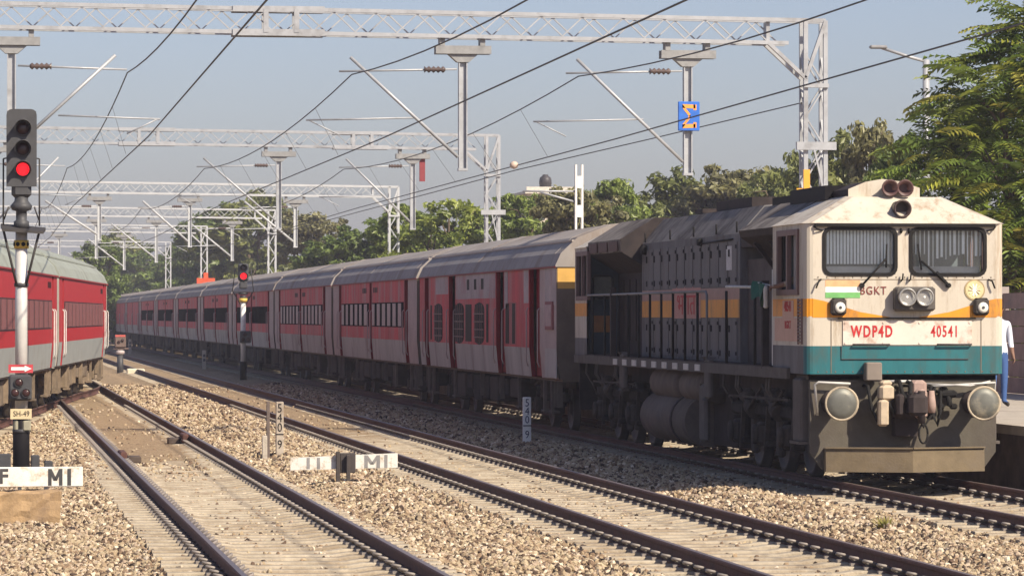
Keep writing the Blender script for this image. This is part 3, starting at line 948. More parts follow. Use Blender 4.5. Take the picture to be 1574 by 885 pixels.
hose(-.32, -.12, 1.28, .35); hose(-.14, .02, 1.36, .25, -.28); hose(.30, .16, 1.28, .42, -.26); hose(-.55, -.3, 1.3, .5, -.16, .024); hose(.45, .31, 1.22, .45, -.2, .024); hose(.0, .34, 1.3, .55, -.3, .02)
q.build_each("hose", gasket, L_)
q = MB()
q.tube([(-1.2, .04, .9), (-1.24, .02, 1.32), (-1.2, -.02, 1.35), (-.76, -.02, 1.33)], .018, 6)
q.tube([(1.24, .04, .9), (1.25, -.02, 1.34), (.3, -.06, 1.29)], .016, 6)
q.tube([(.25, -.04, 1.33), (.9, -.05, 1.30), (1.2, .05, 1.36)], .012, 6)
q.tube([(.1, -.06, 1.36), (-.25, -.06, 1.36)], .022, 6)
q.build_each("air_pipe", pale_bar, L_)
q = MB()
q.tube([(.55, .08, 1.30), (.58, 0, 1.22), (.62, -.03, 1.06), (.60, -.03, 1.02)], .035, 7)
q.bbox(.48, .72, -.05, .08, 1.14, 1.24, .03).bbox(.46, .54, -.06, .02, .98, 1.06, .02).bbox(.62, .72, -.06, .02, .98, 1.06, .02)
q.build_each("chain_hook", gasket, L_)
for s in (-1, 1):       # corner steps
    q = MB()
    q.bbox(min(s*1.05, s*1.37), max(s*1.05, s*1.37), .35, .9, 0.52, 1.40, .03)
    q.box(min(s*1.06, s*1.40), max(s*1.06, s*1.40), .3, .95, .50, .54)
    q.build("step_box", loco_frame, L_)

# running board and deck
q = MB()
q.box(-1.42, 1.42, 2.2, LEN - 1.55, 1.47, 1.545, 0)
q.box(-1.43, -1.38, 1.0, LEN - .3, 1.38, 1.53, 1); q.box(1.38, 1.43, 1.0, LEN - .3, 1.38, 1.53, 1)
q.box(-1.0, 1.0, .3, LEN - .3, 1.10, 1.46, 0)
for k in range(9):
    v = 7.6 + k*1.0
    q.box(-1.445, -1.43, v, v + .42, 1.40, 1.50, 2)
q.build("underframe", [loco_dark, loco_frame, pale_bar], L_)
# long hood: narrow wall, wide equipment section, flared tops
q = MB()
q.box(-.86, .86, 2.2, 6.7, 1.53, 3.1, 1)
q.box(-.78, .78, 15.7, LEN - 1.55, 1.53, 3.3, 0)
for k in range(5):
    q.box(-.80, -.78, 16.1 + k*.68, 16.6 + k*.68, 1.8, 2.9, 0)
q.build_each("hood_wall", [loco_dark, mat("cabinet_brown", (0.10, 0.082, 0.076), .7, 0, .2, 3, (0.055, 0.045, 0.042), .45, spec=.08)], L_)
q = MB()
sec = [(-.98, 1.53), (.98, 1.53), (.98, 3.50), (.60, 3.93), (0, 3.98), (-.60, 3.93), (-.98, 3.50)]
q.prism(sec, 6.7, 15.7, 0, [0, 0, 1, 1, 1, 1, 0])
hood = q.build("equipment_hood", [loco_grey, loco_roof], L_)
q = MB()
x0, x1 = -.985, -.98
q.box(-.986, -.975, 6.75, 15.65, 2.22, 2.50, 0); q.box(-.984, -.975, 6.75, 15.65, 2.50, 2.68, 1)
q.build("hood_stripe", [loco_orange, mat("stripe_pinkish", (0.42, 0.27, 0.22), 0.6, 0, 0.1, 4, spec=0.08)], L_)
q = MB(); q.box(-.990, -.975, 10.0, 12.6, 2.20, 2.72)
pt = q.build("name_panel", mat("panel_pink", (0.50, 0.26, 0.22), 0.6, 0, 0.12, 5, spec=0.08), L_)
text("भगत", 0.5, red_txt, pt, (-.994, 11.3, 2.42), LEFTSIDE, "name_lettering", 1.9)
door = mat("hood_door_grey", (0.165, 0.157, 0.155), 0.6, 0, 0.2, 4, (0.10, 0.085, 0.075), 0.45, 2, 0.2, spec=0.08)
dm = MB(); dm.box(-.012, 0, -.34, .34, 0, 1.42, 0); 
for z in (.15, 1.2): dm.box(-.022, -.012, -.33, -.26, z, z + .12, 1)
dm.box(-.03, -.012, .22, .27, .95, 1.18, 1); dm.box(-.026, -.012, .22, .27, .1, .3, 1)
DM = dm.mesh("hood_door", [door, black])
for k in range(11):
    for z in ((1.62, .38), (2.70, .52))[1:]:
        o = link("hood_door", DM, L_, (-.981, 7.25 + k*.76, 2.70)); o.scale = (1, 1, .48)
    o = link("hood_door", DM, L_, (-.981, 7.25 + k*.76, 1.58)); o.scale = (1, 1, .44)
q = MB(); q.box(-.995, -.98, 7.3, 7.75, 2.95, 3.32); q.build("notice_plate", mat("notice_pale", (0.50, 0.48, 0.47), 0.6), L_)
q = MB()      # flared top over the recess behind the cab
s1 = [(-.72, 3.0), (.72, 3.0), (1.30, 3.40), (1.33, 3.50), (.70, 3.90), (-.70, 3.90), (-1.33, 3.50), (-1.30, 3.40)]
q.prism(s1, 2.22, 5.0, 0, [0, 0, 0, 1, 1, 1, 0, 0])
q.prism([(-.97, 3.28), (.97, 3.28), (.97, 3.49), (.60, 3.905), (-.60, 3.905), (-.97, 3.49)], 5.004, 6.69, 0, [0, 0, 1, 1, 1, 0])
for v in (3.3, 4.4):
    q.bar((-.73, v, 2.72), (-1.2, v, 3.32), .06)
q.build("filter_housing", [loco_dark, loco_roof], L_)
q = MB()      # flared radiator section
s2 = [(-.80, 3.02), (.80, 3.02), (1.34, 3.36), (1.36, 3.58), (.75, 3.96), (-.75, 3.96), (-1.36, 3.58), (-1.34, 3.36)]
q.prism(s2, 15.72, LEN - 1.57, 0, [0, 0, 0, 1, 1, 1, 1, 0])
q.box(-.5, .5, 8.2, 11.2, 3.95, 4.10, 2); q.box(-.55, .55, 12.2, 12.9, 3.95, 4.02, 2)
q.build_each("radiator_housing", [loco_dark, loco_roof, loco_dark], L_)
q = MB()
for k in range(3):
    q.box(-1.375, -1.355, 16.0 + k*1.15, 16.95 + k*1.15, 3.38, 3.55)
q.build_each("radiator_grille", mat("grille_rust", (0.11, 0.06, 0.045), 0.7), L_)
q = MB()
for v in (6.9, 8.6, 10.6, 12.8, 15.3):
    q.tube([(-.99, v, 3.52), (-.99, v, 3.68)], .015, 5)
q.tube([(-1.0, 7.2, 3.42), (-1.0, 9.9, 3.40)], .015, 5); q.lathe((-.985, 9.9, 3.42), (-1, 0, 0), [(0, .07), (.08, .05)], 10); q.lathe((-.985, 15.2, 3.38), (-1, 0, 0), [(0, .09), (.1, .07)], 10)
q.build_each("lifting_eye", gasket, L_)
# rear cab bulkhead window facing forward
q = MB()
bh = LEN - 1.62
q.add([(-1.36, bh, 1.55), (-.80, bh, 1.55), (-.80, bh, 3.05), (-1.36, bh, 3.36)], [(0,1,2,3)])
q.build("rear_bulkhead", mat("bulkhead_blue", (0.018, 0.035, 0.05), 0.6), L_)
q = MB(); q.bbox(-1.30, -.90, bh-.03, bh-.005, 2.55, 3.0, .06)
f_ = q.build("bulkhead_window", gasket, L_)
q = MB(); q.box(-1.26, -.94, bh-.04, bh-.03, 2.60, 2.96); q.build("pane", mat("bulkhead_pane", (0.16, 0.16, 0.13), 0.1), f_)
q = MB(); q.box(-1.30, -.86, bh-.012, bh-.002, 1.95, 2.25); q.build("bulkhead_stripe", mat("stripe_dull_orange", (0.30, 0.12, 0.03), 0.6), L_)
# railings along the running board: each stanchion a piece
q = MB()
q.tube([(-1.40, 7.3, 2.62), (-1.40, LEN - 1.8, 2.62)], .020, 7)
q.tube([(-1.40, 7.3, 2.62), (-1.40, 7.2, 2.56), (-1.40, 7.2, 1.5)], .020, 7)
q.build_each("handrail", mat("rail_grey", (0.17, 0.165, 0.16), 0.5), L_)
q = MB(); q.tube([(-1.40, 3.4, 2.66), (-1.40, 5.6, 2.68)], .022, 7); q.build("handrail", pale_bar, L_)
st = MB().tube([(0, 0, 1.5), (0, 0, 2.62)], .022, 6).mesh("stanchion", gasket)
for v in (8.0, 9.1, 10.2, 11.3, 12.4, 13.5, 14.6, 15.7, 17.2, 18.6, 3.4, 5.6):
    link("stanchion", st, L_, (-1.40, v, 0))
st2 = MB().box(-.05, .05, -.05, .05, 1.5, 2.75).mesh("post", loco_dark)
for v in (16.4, 2.75): link("post", st2, L_, (-1.38, v, 0))
# cab side marks
q = MB()
q.box(-HW-.006, -HW, .75, 1.5, 1.90, 2.46); q.box(-HW-.004, -HW, .45, .75, 1.90, 2.22); q.box(-HW-.004, -HW, 1.5, 2.05, 1.90, 2.22)
sp = q.build("side_panel", mat("panel_pink_cream", (0.55, 0.33, 0.24), 0.6, 0, 0.1, 5), L_)
text("40541", .20, red_txt, sp, (-HW-.009, 1.12, 2.37), LEFTSIDE, "number_lettering", 1.0, .004)
text("BGKT", .15, red_txt, sp, (-HW-.009, 1.12, 2.12), LEFTSIDE, "shed_lettering", 1.1, .002)
q = MB()
for k in range(13):
    q.box(-HW-.02, -HW, .17, .40, 1.88 + k*.047, 1.902 + k*.047)
q.box(-HW-.022, -HW, .15, .17, 1.86, 2.48); q.box(-HW-.022, -HW, .40, .42, 1.86, 2.48)
q.build("side_grille", frame_brown, L_)
q = MB(); q.box(-1.30, -.74, 2.21, 2.26, 1.55, 3.35, 0); q.box(-1.37, -1.30, 2.24, 2.32, 1.55, 2.9, 1)
q.bbox(-1.44, -1.39, 2.45, 2.6, 2.35, 2.68, .02, 1)
q.build_each("cab_door", [mat("door_pinkish", (0.36, 0.22, 0.19), 0.6, 0, 0.15, 5), pale_bar], L_)

# underneath: tanks, sand boxes, bogies
q = MB()
q.lathe((-1.02, 8.3, 1.14), (0, 1, 0), [(0, .12), (.06, .24), (.12, .27), (2.0, .27), (2.06, .24), (2.1, .12)], 20)
q.lathe((-1.02, 10.6, 1.14), (0, 1, 0), [(0, .12), (.06, .24), (.12, .27), (2.5, .27), (2.56, .24), (2.6, .12)], 20)
q.build_each("air_tank", tank_m, L_)
q = MB()
ft = [(s_*(.95 + .42*math.cos(R(t))), .58 + .41*math.sin(R(t))) for s_, rg in ((-1, range(90, -91, -15)), (1, range(-90, 91, 15))) for t in rg]
q.prism(ft, 9.3, 13.6, 0)
for k_ in range(len(q.s) - 2): q.s[k_] = True
q.prism([(-.9, .22), (.9, .22), (.9, 1.1), (-.9, 1.1)], 7.3, 9.3, 1)
q.prism([(x*1.015, .58 + (z-.58)*1.03) for x, z in ft], 10.5, 10.62, 1)
q.build("fuel_tank", [tank_m, loco_dark], L_)
q = MB()
for v in (6.9, 15.0):
    q.bbox(-1.42, -1.34, v, v + .5, .95, 1.62, .06)
q.bbox(-1.4, -1.3, 7.4, 7.9, .3, 1.2, .05)
q.build_each("hanger_plate", loco_frame, L_)
q = MB()
for v in (2.6, 2.8, 4.9, 5.1, 6.1, 16.2, 16.4, 18.4, 18.6, 19.7):
    x = -1.33
    q.tube([(x, v, 1.45), (x-.02, v+.02, 1.2), (x+.12, v+.12, 1.0), (x+.2, v+.1, .8)], .022, 6)
q.build_each("sand_pipe", loco_frame, L_)
wl = MB()
wl.lathe((0, 0, 0), (-1, 0, 0), [(-.07, .575), (-.04, .58), (-.035, .546), (.065, .54), (.068, .47), (.04, .45), (.04, .2), (.07, .17), (.09, .1)], 28)
WL = wl.mesh("wheel", wheel_m)
def loco_bogie(v0, flip):
    q = MB()
    for s in (-1, 1):
        x0, x1 = sorted((s*1.06, s*1.22))
        q.bbox(x0, x1, v0 - .5, v0 + 4.4, .78, .98, .04, 0)
        for k in range(3):
            v = v0 + .1 + k*1.85
            q.bbox(min(s*1.08, s*1.32), max(s*1.08, s*1.32), v - .17, v + .17, .38, .72, .05, 1)
            q.lathe((s*1.32, v, .55), (s, 0, 0), [(0, .15), (.05, .14), (.06, .06)], 12, 1)
            for d in (-.34, .34):
                q.lathe((s*1.16, v + d, .46), (0, 0, 1), [(i*.035, .085 if i % 2 else .068) for i in range(10)], 10, 0)
                q.bbox(min(s*1.08, s*1.26), max(s*1.08, s*1.26), v + d - .11, v + d + .11, .36, .46, .02, 0)
            q.bar((s*1.24, v - .5, .95), (s*1.24, v - .3, .3), .06, .06, 1)
            if k < 2:
                q.lathe((s*1.22, v + .62, .86), (0, 1, .25), [(0, .12), (.3, .12), (.34, .05), (.55, .04)], 12, 1)
                q.bbox(min(s*1.10, s*1.20), max(s*1.10, s*1.20), v + .78, v + 1.05, .24, .80, .03, 1)
        q.bar((s*1.30, v0 - .3, 1.08), (s*1.30, v0 + 4.2, 1.06), .035, .035, 1)
        q.tube([(s*1.28, v0+.2, 1.2), (s*1.3, v0+.9, .95), (s*1.28, v0+1.7, 1.25), (s*1.3, v0+2.6, .9), (s*1.28, v0+3.4, 1.2)], .025, 6, 1)
        q.bbox(min(s*1.14, s*1.3), max(s*1.14, s*1.3), v0 + .9, v0 + 1.5, .98, 1.22, .05, 1)
        q.bbox(min(s*1.14, s*1.3), max(s*1.14, s*1.3), v0 + 2.9, v0 + 3.4, .98, 1.18, .05, 1)
    q.box(-1.06, 1.06, v0 + .6, v0 + 3.4, .5, .95, 0)
    o = q.build("bogie", [bogie_m, bogie_l], L_)
    for k in range(3):
        for s in (-1, 1):
            w = link("wheel", WL, o, (s*.85, v0 + .1 + k*1.85, .545))
            if s > 0: w.rotation_euler = (0, 0, math.pi)
loco_bogie(1.75, False)
loco_bogie(14.9, True)
q = MB(); q.box(-1.3, 1.3, LEN - .2, LEN - .1, .5, 1.46); 
for s in (-1, 1): q.lathe((s*.978, LEN - .1, 1.07), (0, 1, 0), [(0, .16), (.05, .1), (.4, .1), (.42, .22), (.46, .2)], 16)
q.build("rear_beam", loco_dark, L_)

# ================================================================== COACHES
def coach_palette(kind):
    if kind == "clean":
        return dict(red=mat("coach_red_bright", (0.40, 0.022, 0.026), 0.45, 0, 0.08, 2), low=mat("coach_grey_clean", (0.30, 0.315, 0.30), 0.55, 0, 0.1, 2, (0.24, 0.2, 0.15), 0.3),
                    roof=mat("coach_roof_greenish", (0.28, 0.30, 0.25), 0.6, 0, 0.1, 2, (0.18, 0.18, 0.145), 0.4), dark=mat("coach_door_red", (0.30, 0.02, 0.025), 0.5),
                    win=mat("coach_window_brown", (0.05, 0.028, 0.028), 0.3, 0, 0.2, 4), cur=mat("curtain_redbrown", (0.20, 0.075, 0.072), 0.6, 0, 0.15, 5), end=mat("coach_end_grey", (0.33, 0.31, 0.27), 0.7, 0, 0.15, 3),
                    pale=mat("rail_white", (0.58, 0.56, 0.52), 0.5))
    return dict(red=mat("coach_red_dusty", (0.52, 0.072, 0.082), 0.6, 0, 0.22, 1.4, (0.40, 0.21, 0.20), 0.52, 1.1, 0.25, spec=0.08),
                low=mat("coach_grey_dusty", (0.42, 0.385, 0.355), 0.7, 0, 0.16, 1.2, (0.22, 0.165, 0.14), 0.40, 1.0, 0.3, spec=0.08),
                roof=mat("coach_roof_dusty", (0.31, 0.28, 0.255), 0.75, 0, 0.16, 1.2, (0.23, 0.18, 0.14), 0.45, 0.9, 0.4, spec=0.08),
                dark=mat("coach_door_maroon", (0.20, 0.006, 0.012), 0.5, 0, 0.2, 2, (0.12, 0.03, 0.03), 0.3, spec=0.08), win=mat("coach_window_dark", (0.01, 0.009, 0.011), 0.55, spec=0.0),
                cur=mat("curtain_grey", (0.46, 0.37, 0.345), 0.6, 0, 0.15, 4, spec=0.08), end=mat("coach_end_brown", (0.15, 0.115, 0.09), 0.75, 0, 0.2, 3, spec=0.08), pale=mat("door_zone_pale", (0.44, 0.345, 0.32), 0.7, 0, 0.15, 2, spec=0.08))
WHEEL_C = MB().lathe((0, 0, 0), (-1, 0, 0), [(-.07, .485), (-.04, .49), (-.035, .458), (.065, .452), (.068, .39), (.04, .37), (.04, .17), (.07, .14), (.09, .08)], 22).mesh("wheel", wheel_m)
def bogie_c_mesh(ma, mb):
    q = MB()
    for s in (-1, 1):
        q.bbox(min(s*1.0, s*1.15), max(s*1.0, s*1.15), -1.9, 1.9, .55, .75, .04, 0)
        for v in (-1.28, 1.28):
            q.bbox(min(s*1.05, s*1.27), max(s*1.05, s*1.27), v - .16, v + .16, .30, .62, .04, 1)
            q.lathe((s*1.14, v + .0, .62), (0, 0, 1), [(i*.04, .10 if i % 2 else .08) for i in range(7)], 10, 0)
        for d in (-.35, .35):
            q.lathe((s*1.18, d, .6), (0, 0, 1), [(i*.045, .12 if i % 2 else .10) for i in range(9)], 10, 1)
        q.tube([(s*1.2, -1.5, .9), (s*1.22, -.7, 1.0), (s*1.2, .8, .98), (s*1.22, 1.6, .85)], .03, 6, 1)
    q.box(-1.0, 1.0, -.4, .4, .45, .8, 0)
    return q.mesh("bogie", [ma, mb])
BOGIE_C = bogie_c_mesh(bogie_m, bogie_l)
dusty_lit = mat("bogie_tan_dust", (0.20, 0.15, 0.10), .9, 0, .3, 4, (0.09, 0.07, 0.05), .45)
BOGIE_T = bogie_c_mesh(dusty_lit, dusty_lit)
CL_ = 23.35
def make_coach(style, P, label, group, name="passenger_coach"):
    root = thing(name, label, "railway coach", (0, 0, 0), 0, group)
    mats_ = [P["red"], P["low"], P["dark"], P["pale"], P["end"], P["win"]]
    W = [1.05, 1.62, 1.93, 2.62, 3.18]
    L = CL_
    # layout of one side: list of (v0, v1, kind)
    if style == "power":
        vx = lambda px: along(px, 10.93) - CY0
        cols = [0, vx(832), vx(816), vx(777), vx(765), vx(702), vx(692), vx(661), vx(655), L]
        kinds = ['pale', 'door', 'body', 'door', 'body', 'door', 'body', 'door', 'body']
    elif style == "plain":
        cols = [0, 1.2, 2.0, 11.3, 11.9, 21.2, 22.0, L]
        kinds = ['pale', 'door', 'body', 'door', 'body', 'door', 'pale']
    elif style == "bright":
        cols = [0, 1.3, 1.9, 21.5, 22.1, L]
        kinds = ['end', 'door', 'body', 'door', 'end']
    else:
        cols = [0, 2.1, 2.9, 11.4, 12.0, 20.6, 21.4, L]
        kinds = ['pale', 'door', 'body', 'door', 'body', 'door', 'pale']
    body = MB()
    for s in (-1, 1):
        F = lambda a, b, d, s=s: (s*(1.62 - d - (0.05*(1.62-b)/.57 if b < 1.62 else 0)), a, b)
        def cell(i, j):
            k = kinds[i]
            if k == 'door': return None
            if k == 'pale': return 3 if j in (0, 1, 2) or style != "power" else (3 if j == 3 else 0)
            return 1 if j == 0 else 0
        body.wall(F, cols, W, cell, 0.09, 2)
    # ends
    ends = [(-1.55, 1.05), (-1.62, 1.62), (-1.62, 3.18), (-1.52, 3.42), (-1.2, 3.72), (-.6, 3.96), (0, 4.02), (.6, 3.96), (1.2, 3.72), (1.52, 3.42), (1.62, 3.18), (1.62, 1.62), (1.55, 1.05)]
    n = len(ends)
    for y in (0.0, L):
        body.add([(x, y, z) for x, z in ends], [tuple(range(n))], 4)
    body.box(-1.5, 1.5, .02, L - .02, 1.0, 1.05, 4)
    body.build("body_shell", mats_, root)
    r = MB()
    rp = [(-1.645, 3.17), (-1.645, 3.20), (-1.54, 3.43), (-1.22, 3.73), (-.6, 3.97), (0, 4.03), (.6, 3.97), (1.22, 3.73), (1.54, 3.43), (1.645, 3.20), (1.645, 3.17)]
    for (a, b) in zip(rp[:-1], rp[1:]):
        r.add([(a[0], -.03, a[1]), (b[0], -.03, b[1]), (b[0], L+.03, b[1]), (a[0], L+.03, a[1])], [(0,1,2,3)], 0, abs(a[0]) < 1.6)
    r.add([(-1.645, -.03, 3.17), (1.645, -.03, 3.17), (1.645, L+.03, 3.17), (-1.645, L+.03, 3.17)], [(3,2,1,0)])
    for y in (-.03, L+.03):
        r.add([(x, y, z) for x, z in rp], [tuple(range(len(rp)))])
    for s in (-1, 1):
        r.box(min(s*1.63, s*1.66), max(s*1.63, s*1.66), -.02, L+.02, 3.155, 3.185, 1)
    for k in range(16):     # stiffening welts and low roof vents
        y = .7 + k*1.46
        r.prism([(x*1.0, z+.012) for x, z in rp[1:-1]], y, y + .04, 0) if k % 8 == 0 else None
    r.build("roof", [P["roof"], P["dark"]], root)
    rs = MB()  # added strip on the roof shoulders, its pale colour painting a sky sheen
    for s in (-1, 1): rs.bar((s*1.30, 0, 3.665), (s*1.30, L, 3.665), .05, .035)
    rs.build_each("roof_sheen_strip", mat("roof_sheen_pale", (0.42, 0.36, 0.30), .7) if style != "bright" else P["roof"], root)
    # doors in the recesses, windows
    dk = MB(); dk.box(-.02, .0, 0, 1, 0, 1, 0)
    for s in (-1, 1):
        for i, k in enumerate(kinds):
            a, b = cols[i], cols[i+1]
            x = s*1.475
            if k == 'door':
                d = MB()
                d.box(min(x, x - s*.03), max(x, x - s*.03), a, b, 1.06, 3.17, 0)
                d.box(min(x, x + s*.02), max(x, x + s*.02), a + .12*(b-a), a + .3*(b-a), 1.9, 2.7, 1)
                dd = d.build("door", [P["dark"], P["dark"]], root)
                h = MB()
                for y in (a - .06, b + .06):
                    h.tube([(s*1.63, y, 1.25), (s*1.67, y, 1.35), (s*1.67, y, 2.35), (s*1.63, y, 2.4)], .014, 5)
                h.build("handrail", P["pale"], dd)
            elif k == 'body' and style in ("chair", "band", "bright"):
                nw = 6 if style == "chair" else (12 if style == "bright" else 5)
                wd = (b - a - .3) / nw
                for q in range(nw):
                    y0 = a + .15 + q*wd
                    w = MB(); X = s*1.62
                    w.box(min(X - s*.01, X + s*.006), max(X - s*.01, X + s*.006), y0 + .005, y0 + wd - .005, 1.95, 2.60)
                    wo = w.build("window", P["win"], root)
                    w = MB()
                    m0 = wd*({"chair": .48, "bright": .25}.get(style, .06))
                    w.box(min(X + s*.006, X + s*.014), max(X + s*.006, X + s*.014), y0 + m0 * random.uniform(.75, 1.15), y0 + wd - .03, 1.98, 2.57)
                    w.build("pane", P["cur"] if style in ("chair", "bright") else mat("pane_black_brown", (0.014, 0.012, 0.013), 0.6, 0, .3, 3, spec=0.0), wo)
                if style != "plain":
                    w = MB()
                    for q in range(3):
                        y0 = (b if i == 2 else a) + (-1.6 + q*.42 if i == 2 else .9 + q*.42)
                        w.box(min(X + s*.0, X + s*.006), max(X + s*.0, X + s*.006), y0, y0 + .26, 2.88, 3.02)
                    w.build("number_block", black, root)
    if style == "power":
        for s in (-1, 1):
            X = s*1.62
            def plate(y0, y1, z0, z1, m, name, t=.008):
                q = MB(); q.box(min(X - s*.01, X + s*t), max(X - s*.01, X + s*t), y0, y1, z0, z1)
                return q.build(name, m, root)
            wp = mat("weathered_panel_grey", (0.42, 0.36, 0.35), 0.7, 0, 0.18, 1.5, (0.42, 0.2, 0.19), 0.4, spec=0.08)
            plate(vx(764), vx(703), 2.62, 3.16, wp, "weathered_panel"); plate(.05, 1.5, 2.45, 3.16, wp, "weathered_panel", .006)
            plate(vx(783), vx(778), 2.4, 3.16, wp, "weathered_panel"); plate(vx(815), vx(808), 2.5, 3.16, wp, "weathered_panel"); plate(vx(691), vx(672), 2.75, 3.16, wp, "weathered_panel")
            plate(.0, 1.5, 1.07, 1.62, P["low"], "skirt_panel", .004)
            for y0, y1 in ((vx(794), vx(790)), (vx(785), vx(780)), (vx(753), vx(750)), (vx(727), vx(718)), (vx(666), vx(664))):
                plate(y0, y1, 1.68, 2.5, black, "louvre_window")
            plate(vx(796), vx(778.5), 1.66, 2.52, mat("louvre_frame_red", (0.30, 0.05, 0.055), 0.6), "louvre_frame", .003)
            for yc in (vx(739), vx(708.5), vx(676)):           # barred vents with rounded ends
                q = MB()
                poly = []
                hw = .85
                for t in range(0, 181, 30): poly.append((yc + hw*math.cos(R(t)), 2.38 + .16*math.sin(R(t))))
                for t in range(180, 361, 30): poly.append((yc + hw*math.cos(R(t)), 1.78 + .16*math.sin(R(t))))
                m_ = len(poly)
                q.add([(X + s*.006, y, z) for y, z in poly] + [(X - s*.02, y, z) for y, z in poly], [tuple(range(m_))] + [(i, (i+1) % m_, (i+1) % m_ + m_, i+m_) for i in range(m_)])
                v_ = q.build("vent", black, root)
                q = MB()
                for z in (1.78, 1.95, 2.12, 2.29): q.bar((X + s*.016, yc - hw, z), (X + s*.016, yc + hw, z), .025)
                for d in (-.55, -.2, .2, .55): q.bar((X + s*.022, yc + d, 1.66), (X + s*.022, yc + d, 2.5), .02)
                q.build("bar_grille", mat("bar_rust", (0.20, 0.12, 0.11), 0.6), v_)
            for y in (vx(746), vx(735), vx(724)):
                plate(y, y + .42, 2.82, 3.05, black, "number_block", .012)
            fr = plate(.35, 1.35, 1.98, 2.52, mat("notice_frame", (0.22, 0.05, 0.055), 0.6), "notice_board", .03)
            q = MB(); q.box(min(X + s*.02, X + s*.036), max(X + s*.02, X + s*.036), .5, 1.28, 2.05, 2.46); q.build("notice_sheet", mat("notice_pink", (0.40, 0.28, 0.27), 0.7), fr)
    # end wall fittings
    for (y, s) in ((0, -1), (L, 1)):
        q = MB()
        q.box(-.75, .75, min(y, y + s*.3), max(y, y + s*.3), 1.15, 3.25)
        q.build("gangway", mat("gangway_rubber", (0.045, 0.04, 0.038), 0.8, spec=0.08), root)
        if style == "power":
            q = MB()
            q.add([(-1.60, y + s*.006, 2.76), (-1.60, y + s*.006, 3.17), (-1.50, y + s*.006, 3.41), (-1.18, y + s*.006, 3.70), (-.9, y + s*.006, 3.82), (-.9, y + s*.006, 2.76)], [(0,1,2,3,4,5)])
            q.build("end_panel", mat("end_yellow", (0.62, 0.36, 0.085), 0.6, 0, 0.12, 3), root)
        q = MB()
        for x in (-1.1, 1.1):
            q.tube([(x, y + s*.03, 1.2), (x, y + s*.06, 3.3)], .02, 5)
        q.lathe((0, y, .95), (0, s, 0), [(0, .14), (.36, .12)], 10)
        q.tube([(-.5, y + s*.05, 1.05), (-.45, y + s*.25, .55), (-.3, y + s*.35, .5)], .03, 6)
        q.tube([(.5, y + s*.05, 1.05), (.45, y + s*.25, .55), (.3, y + s*.35, .5)], .03, 6)
        q.build_each("end_fittings", darkgrey, root)
    # underframe gear
    q = MB()
    q.box(-1.2, 1.2, .3, L - .3, .86, 1.0, 0)
    random.seed(hash(style) % 7 + 3 if False else {"power": 5, "plain": 6, "chair": 7, "band": 8, "bright": 9}[style])
    y = 6.6
    while y < 16.4:
        l = random.uniform(.7, 2.0)
        for s in (-1, 1):
            h = random.uniform(.35, .62)
            q.bbox(min(s*.5, s*1.42), max(s*.5, s*1.42), y, y + l, h, .95, .03, random.choice((0, 0, 1)))
        y += l + random.uniform(.15, .5)
    q.lathe((-1.0, 14.5, .6), (0, 1, 0), [(0, .1), (.1, .26), (1.3, .26), (1.4, .1)], 14, 1)
    for v in (1.5, 2.5, 6.2, 17.2, 21.5, 22.4):
        for s in (-1, 1):
            q.box(min(s*1.44, s*1.5), max(s*1.44, s*1.5), v, v + .12, .35, 1.0, 2)
            q.box(min(s*1.36, s*1.52), max(s*1.36, s*1.52), v - .2, v + .3, .38, .42, 2)
    for v in (.6, 1.0, 22.8, 9.0, 12.3):
        for s in (-1, 1):
            q.bar((s*1.46, v, .5), (s*1.46, v + .05, 1.05), .1, .04, 2)
    q.build_each("underframe_gear", [dusty_lit]*3 if style == "bright" else [bogie_m, bogie_l, mat("gear_pale", (0.15, 0.12, 0.10), 0.8, 0, .2, 4, spec=0.08)], root)
    for v in (4.15, L - 4.15):
        bo = link("bogie", BOGIE_T if style == "bright" else BOGIE_C, root, (0, v, 0))
        for d in (-1.28, 1.28):
            for s in (-1, 1):
                w = link("wheel", WHEEL_C, bo, (s*.85, d, .46))
                if s > 0: w.rotation_euler = (0, 0, math.pi)
    return root

PD = coach_palette("dusty")
GR = "coaches of the red train behind the locomotive"
CY0, PITCH = 74.75, 24.0
styles = ["power", "chair", "chair", "band", "band", "band", "band", "band", "plain", "plain", "plain", "plain"]
clabels = [
    "weathered red and grey power van with barred vents coupled right behind the locomotive",
    "dusty red and grey coach with pale curtained windows, next behind the barred power van",
    "dusty red coach with curtained windows, second behind the barred power van",
    "dusty red coach with a dark window band standing behind the small red signal",
    "red coach with a dark window band, first one past the small red signal",
    "red coach with a dark window band, second one past the small red signal",
    "far red coach with a dark window band, third one past the small red signal",
    "far red coach with the last dark window band before the plain coaches",
    "far dull plain-sided coach straight after the last one with a dark window band",
    "far dull plain-sided coach just right of the little shunting signal, second plain one",
    "farthest dull coach in sight beside the tail of the bright red train",
    "dull coach at the far end hidden mostly behind the bright red train",
]
protos = {}
for k in range(11):
    st_ = styles[k]
    if st_ not in protos:
        o = protos[st_] = make_coach(st_, PD, clabels[k], GR)
    else:
        o = copy_tree(protos[st_])
        o["label"] = clabels[k]
    o.location = (LX, CY0 + k*PITCH, 0)
